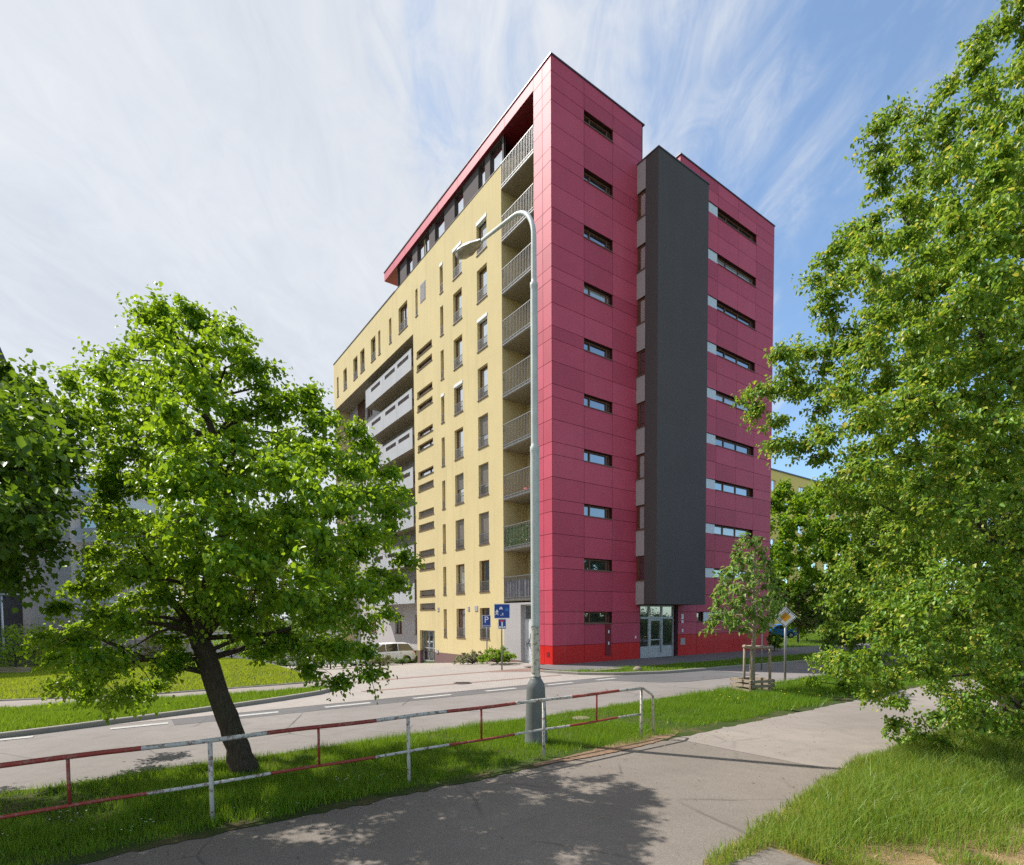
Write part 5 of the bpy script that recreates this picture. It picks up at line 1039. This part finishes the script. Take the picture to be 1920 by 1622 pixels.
# ... and bushes: rounded shrubs built as short many-stemmed plants
def shrub(px, py, y, w_, h_, lab, mat, seed, lsize=.07, n=26, nl=70, name='shrub', alt=None, altfrac=0, group=None, wid=.42):
    r_ = random.Random(seed); b = at(px, py, y); b.z = ground(b.x, b.y); cl = []
    for i in range(n):
        a = r_.uniform(0, 6.28); q = math.sqrt(r_.uniform(0, 1)); z = r_.uniform(.25, 1) * h_ * (1 - .35 * q * q); cl.append(np.array((b.x + math.cos(a) * q * w_ / 2, b.y + math.sin(a) * q * w_ / 2, b.z + z * .88)))
    return tree(name, lab, [Vector((b.x, b.y, b.z - .1)), Vector((b.x, b.y, b.z + h_ * .18)), Vector((b.x, b.y, b.z + h_ * .35))], [.04, .035, .02], cl, max(.16, min(w_, h_) * .26), nl, lsize, mat, 'bark2', seed, 'shrub', group, twigs=6, droop=.1, alt=alt, altfrac=altfrac, wid=wid)
shrub(712, 1248, 36.0, 1.9, .85, 'grey green shrub with pale blossom in front of the white people carrier', 'leaf_g', 51, .07, 36, 110)
shrub(755, 1246, 36.4, 1.2, .7, 'small dark green shrub left of the glass door', 'leaf_s', 52, .06, 16, 70)
shrub(886, 1250, 29.6, 1.9, .75, 'low pale flowering shrub below the yellow wall', 'leaf_g', 53, .06, 40, 110)
shrub(932, 1248, 28.6, 1.8, .95, 'dense dark green bush between the two blue signs', 'leaf_m', 54, .06, 50, 120)
shrub(1452, 1218, 36.5, 1.0, 1.55, 'dark clipped hedge bush against the crimson end corner', 'leaf_s', 55, .07, 24, 90)
shrub(1585, 1262, 17.5, 2.2, 1.5, 'light green bush at the grass edge under the big linden', 'leaf_m', 56, .09, 34, 70)
OD = [(1640, 960), (1700, 880), (1800, 850), (1900, 840), (2020, 880), (2080, 1100), (2000, 1200), (1850, 1205), (1700, 1190), (1640, 1120)]
cl = crown_clumps(OD, 26, [(0, 20), (-1.6, 40), (1.6, 40)], 36, 45, .8); p = at(1830, 1240, 26)
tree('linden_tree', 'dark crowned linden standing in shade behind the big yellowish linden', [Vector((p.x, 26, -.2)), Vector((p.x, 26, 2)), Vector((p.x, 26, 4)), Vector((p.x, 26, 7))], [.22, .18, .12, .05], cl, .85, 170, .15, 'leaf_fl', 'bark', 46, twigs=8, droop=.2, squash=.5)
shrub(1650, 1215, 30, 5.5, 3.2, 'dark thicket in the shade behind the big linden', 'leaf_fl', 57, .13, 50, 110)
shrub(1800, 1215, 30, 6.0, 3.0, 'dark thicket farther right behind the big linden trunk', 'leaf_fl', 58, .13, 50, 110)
for i, (px, w_, h_, y, lab, mt) in enumerate(((435, 3.2, 2.0, 30, 'green bush nearest to the leaning trunk on the lawn edge', 'leaf_m'), (480, 3.0, 2.6, 31, 'tall green bush in the middle of the row along the lawn', 'leaf_l'), (525, 2.8, 2.3, 29.5, 'green bush right of the middle in the row along the lawn', 'leaf_s'), (570, 2.8, 2.6, 30, 'dark green bush before the parked white hatchback', 'leaf_l'), (620, 2.2, 2.2, 32, 'last bush of the row, beside the parked white hatchback', 'leaf_s'))):
    shrub(px, 1262, y, w_, h_, lab, mt, 60 + i, .11, 34, 80, group='bushes along the lawn')
shrub(30, 1250, 24.5, 2.6, 2.4, 'leafy bush with bare stems inside the timber edging', 'leaf_m', 70, .10, 34, 70)
shrub(92, 1225, 29, 2.8, 3.6, 'airy grey green shrub with yellowish top in front of the grey block', 'leaf_g', 71, .08, 30, 55, alt='leaf_y', altfrac=.3)
shrub(230, 1232, 31.5, 2.4, 1.3, 'grey leaved bush at the metal fence', 'leaf_g', 72, .08, 24, 60); shrub(300, 1232, 32, 2.2, 1.6, 'yellow green bush at the right end of the metal fence', 'leaf_y', 73, .08, 24, 60)
for i, (px, pyb, y, ol, lab, mt) in enumerate(((480, 1215, 62, [(430, 1130), (425, 1050), (450, 1005), (500, 1010), (535, 1050), (540, 1130), (500, 1160)], 'far pale spring tree seen through the leaning linden', 'leaf_y'), (640, 1215, 66, [(560, 1150), (555, 1060), (600, 1010), (680, 1020), (720, 1080), (715, 1170), (630, 1190)], 'far green tree beyond the side street', 'leaf_m'), (330, 1215, 70, [(270, 1160), (265, 1100), (300, 1080), (370, 1090), (400, 1130), (390, 1180)], 'far light tree above the garden wall', 'leaf_y'))):
    cl = crown_clumps(ol, y, [(0, 8), (-1.8, 16), (1.8, 16)], 26, 80 + i); p = at(px, pyb, y)
    tree('broadleaf_tree', lab, [Vector((p.x, y, -1.5)), Vector((p.x, y, 2)), Vector((p.x, y, 5.5))], [.25, .2, .08], cl, 1.3, 70, .36, mt, 'bark2', 90 + i, twigs=7, droop=.1)
# tree line far beyond, closing the horizon
r_ = random.Random(5)
for i, (x, y) in enumerate([(-75 + k * 11 + r_.uniform(-3, 3), 128 + r_.uniform(-12, 20)) for k in range(22)]):
    h_ = r_.uniform(7, 11); cl = [np.array((x + r_.gauss(0, 2.6), y + r_.gauss(0, 2.2), r_.uniform(2.5, h_))) for _ in range(26)]
    tree('broadleaf_tree', 'distant broadleaf tree closing the horizon', [Vector((x, y, -2)), Vector((x, y, 2)), Vector((x, y, 5))], [.3, .25, .1], cl, 1.9, 60, .75, 'leaf_fl', 'bark2', 200 + i, group='distant trees along the horizon', twigs=6, droop=.1)

# ------------------------------------------------------------------ grass
def blades(name, pts, hmin, hmax, wid, mats, kind='stuff', lean=.45, dz=.0, seg2=False, hfun=None, mi=None):
    n = len(pts); s, t = pts[:, 0], pts[:, 1]; X = BX + s * Rv[0] + t * Lv[0]; Y = BY + s * Rv[1] + t * Lv[1]; Z = H(s, t) + dz
    a = rng.uniform(0, 2 * np.pi, n); h = rng.uniform(hmin, hmax, n) * (hfun(s, t) if hfun else 1); w_ = wid * rng.uniform(.7, 1.3, n); la = rng.uniform(0, 2 * np.pi, n); le = h * np.abs(rng.normal(0, lean, n))
    B = np.c_[X, Y, Z]; W = np.c_[np.cos(a), np.sin(a), 0 * a] * w_[:, None]; Ld = np.c_[np.cos(la), np.sin(la), 0 * la] * le[:, None]
    if seg2:
        m = B + Ld * .3 + np.c_[0 * h, 0 * h, h * .6]; tip = B + Ld + np.c_[0 * h, 0 * h, h * .95]
        V = np.stack([B - W, B + W, m + W * .75, m - W * .75, tip + W * .1, tip - W * .1], 1).reshape(-1, 3); F = ((np.arange(n) * 6)[:, None] + np.array([[0, 1, 2, 3, 3, 2, 4, 5]])).reshape(-1); k = 2
        o = raw_mesh(name, V, F, 4, mats, None if mi is None else np.repeat(mi, 2))
    else:
        V = np.stack([B - W, B + W, B + Ld + np.c_[0 * h, 0 * h, h]], 1).reshape(-1, 3); o = raw_mesh(name, V, np.arange(n * 3), 3, mats, mi)
    o['kind'] = kind; return o
def vnoise(s, t, sc, seed):
    """cheap smooth value noise for patchy growth"""
    q = np.random.default_rng(seed); tb = q.uniform(0, 1, (64, 64)); x = s * sc + 1000; y = t * sc + 1000; xi = np.floor(x).astype(int); yi = np.floor(y).astype(int); fx = x - xi; fy = y - yi; fx = fx * fx * (3 - 2 * fx); fy = fy * fy * (3 - 2 * fy)
    g4 = lambda i, j: tb[(xi + i) % 64, (yi + j) % 64]
    return (g4(0, 0) * (1 - fx) + g4(1, 0) * fx) * (1 - fy) + (g4(0, 1) * (1 - fx) + g4(1, 1) * fx) * fy
def scatter(n, s0, s1, t0, t1, keep):
    p = np.c_[rng.uniform(s0, s1, n), rng.uniform(t0, t1, n)]; k = keep(p[:, 0], p[:, 1]); return p[rng.uniform(0, 1, n) < k]
e1 = lambda s, t: np.interp(s, [-60, -9, -6, 0, 40], [-13.9, -13.82, -13.75, -13.85, -14.1]) + .16 * (vnoise(s, t, 1.7, 3) - .5) * 2
k1 = lambda s, t: sstep(0, .28, t - e1(s, t)) * (1 - sstep(-10.62, -10.42, t)) * (.25 + .75 * sstep(.16, .42, vnoise(s, t, .9, 4))) * (1 - .9 * np.exp(-(((s + 10.6) / 1.5) ** 2 + ((t + 13.75) / .34) ** 2))) * (1 - .8 * np.exp(-(((s + 5.6) / .35) ** 2 + ((t + 12.2) / .25) ** 2)))
hv = lambda s, t: .35 + .8 * vnoise(s, t, .8, 6) + .6 * vnoise(s, t, 3.1, 7) ** 2
blades('grass', scatter(210000, -20.5, -4, -14.05, -10.4, k1), .05, .165, .0042, [M['grass']], hfun=hv)
blades('grass', scatter(80000, -4, 12, -14.2, -10.4, k1), .08, .24, .007, [M['grass']], hfun=hv)
blades('grass', scatter(16000, -40, -20.5, -14.05, -10.4, k1), .05, .13, .012, [M['grass']], hfun=hv)
er_ = lambda s: np.interp(s, [-14, -12.9, -11, -8.5, -5.7, 0, 40], [-18.6, -17.75, -17.45, -17.0, -16.9, -17.1, -17.4])
dry = lambda s, t: sstep(0, .55, (er_(s) - t) - (.78 + .66 * np.clip(s + 11, 0, 9)) + .5 * (vnoise(s, t, 1.1, 19) - .5)) * (1 - sstep(-6.5, -4, s))
kr_ = lambda s, t: (1 - (s < -11.95) * (t < -17.85) * (t > -19.5)) * sstep(-.10, .06, er_(s) - t + .22 * (vnoise(s, t, 2.3, 9) - .5)) * (1 - dry(s, t) * (1 - .75 * sstep(.36, .58, vnoise(s, t, 2.4, 10)))) * (1 - np.exp(-(((s + 13.3) / .9) ** 2 + ((t + 19.2) / 1.0) ** 2)))
ht = lambda s, t: (.45 + .75 * vnoise(s, t, .9, 12)) * (1 - .55 * dry(s, t)) * (.45 + .55 * sstep(0, .6, er_(s) - t))
pg = scatter(330000, -14.2, 1.5, -25, -16.7, kr_); blades('tall_grass', pg, .15, .46, .0040, [M['grass_t']], seg2=True, hfun=ht, lean=.5)
ps_ = scatter(150000, -13.5, -2.0, -23, -17.5, lambda s, t: dry(s, t) * .9); blades('dry_straw', ps_, .01, .05, .0035, [M['hay']], lean=3.0)
pe = pg[rng.choice(len(pg), 2600, replace=False)]; pe = pe[dry(pe[:, 0], pe[:, 1]) < .3]; blades('barley_grass_ears', pe, .36, .56, .008, [M['grass_t']], seg2=True, hfun=ht, lean=.7)
ek = lambda s: np.interp(s, [-2.3, -1.9, -.9, 1.4, 4.8, 13.2, 40], [-2.8, -3.7, -4.9, -5.72, -6.08, -6.78, -8.0]); ei = lambda s: np.interp(s, [-2.3, -1.3, 0, 2, 6.5, 13.2, 40], [-2.3, -3.0, -3.2, -3.3, -3.5, -3.95, -5.5])
blades('grass', scatter(60000, -2.2, 30, -8, -2.2, lambda s, t: sstep(0, .15, t - ek(s)) * (1 - sstep(-.2, 0, t - ei(s)))), .05, .14, .012, [M['grass']], dz=.06, hfun=hv)
vl = lambda s, t: sstep(0, .12, t - np.interp(s, [-60, -30, -19.6, -17.8, -15.5, -13.6, -12.2, -11.4], [-7.4, -6.1, -5.4, -4.95, -4.25, -3.55, -2.85, -1.7])) * (1 - sstep(-.1, .02, t - np.interp(s, [-60, -30, -20.2, -18, -16.8, -14, -12.4], [-2.6, -1.2, -.75, -1.2, -1.45, -1.75, -1.7])))
blades('grass', scatter(120000, -27, -11.4, -7, -.7, vl), .06, .15, .009, [M['grass'], M['lawn']], dz=.06, hfun=hv, mi=None)
lw = lambda s, t: sstep(.0, .2, t - np.interp(s, [-60, -20.4, -16.5, -12, -11.1], [.4, 1.3, .1, .2, .5])) * (1 - sstep(14, 16, t))
blades('lawn', scatter(110000, -30, -11.2, 0, 16, lw), .05, .10, .014, [M['lawn']], dz=.06)
blades('far_grass', scatter(60000, 20, 60, -2, 40, lambda s, t: 1 - 0 * s), .05, .14, .03, [M['grass']], dz=-.05)
blades('broad_weeds', scatter(9000, -20.5, 6, -14.0, -10.5, lambda s, t: k1(s, t) * sstep(.55, .75, vnoise(s, t, 1.3, 15))), .04, .11, .013, [M['leaf_s']], seg2=True, lean=1.1)
# small flowers in the verge
fl = []
for s, t, n in ((-14.6, -13.0, 26), (-17.2, -13.2, 12), (-15.9, -13.4, 8), (-18.2, -12.4, 10)): fl += [(s + rnd.gauss(0, .25), t + rnd.gauss(0, .18)) for _ in range(n)]
mb = MB()
for s, t in fl:
    p = gpos(s, t, rnd.uniform(.05, .10)); mb.add([(p.x + .012 * math.cos(a), p.y + .012 * math.sin(a), p.z + .004 * math.sin(3 * a)) for a in [k * 1.047 for k in range(6)]], (tuple(range(6)),))
mb.build('daisies', M['s_white'], fix=False)['kind'] = 'stuff'
mb = MB()
for i in range(420):
    s = rnd.uniform(-18, -4); t = -13.95 - abs(rnd.gauss(0, .35)) if rnd.random() < .6 else rnd.uniform(-17.5, -14); p = gpos(s, t, .016); a = rnd.uniform(0, 6.28); q = rnd.uniform(.005, .015)
    mb.add([(p.x + q * math.cos(a + k) * (1 if k else 1.6), p.y + q * math.sin(a + k), p.z + rnd.uniform(0, .008)) for k in (0, 1.7, 3.3, 4.8)], ((0, 1, 2, 3),), rnd.choice((0, 0, 1)))
mb.build('leaf_litter', [M['leaf_b'], M['hay']], fix=False)['kind'] = 'stuff'
M['dand'] = simple('dandelion_yellow', (0.75, 0.48, 0.02), .7); mb = MB()
for s, t in [(-.8 + rnd.gauss(0, .5), -12.6 + rnd.gauss(0, .4)) for _ in range(14)] + [(-3.5 + rnd.gauss(0, .3), -11.9 + rnd.gauss(0, .3)) for _ in range(7)]:
    p = gpos(s, t, rnd.uniform(.1, .17)); mb.add([(p.x + .022 * math.cos(a), p.y + .022 * math.sin(a), p.z) for a in [k * .785 for k in range(8)]] + [(p.x, p.y, p.z + .012)], [(k, (k + 1) % 8, 8) for k in range(8)])
mb.build('dandelions', M['dand'], fix=False)['kind'] = 'stuff'
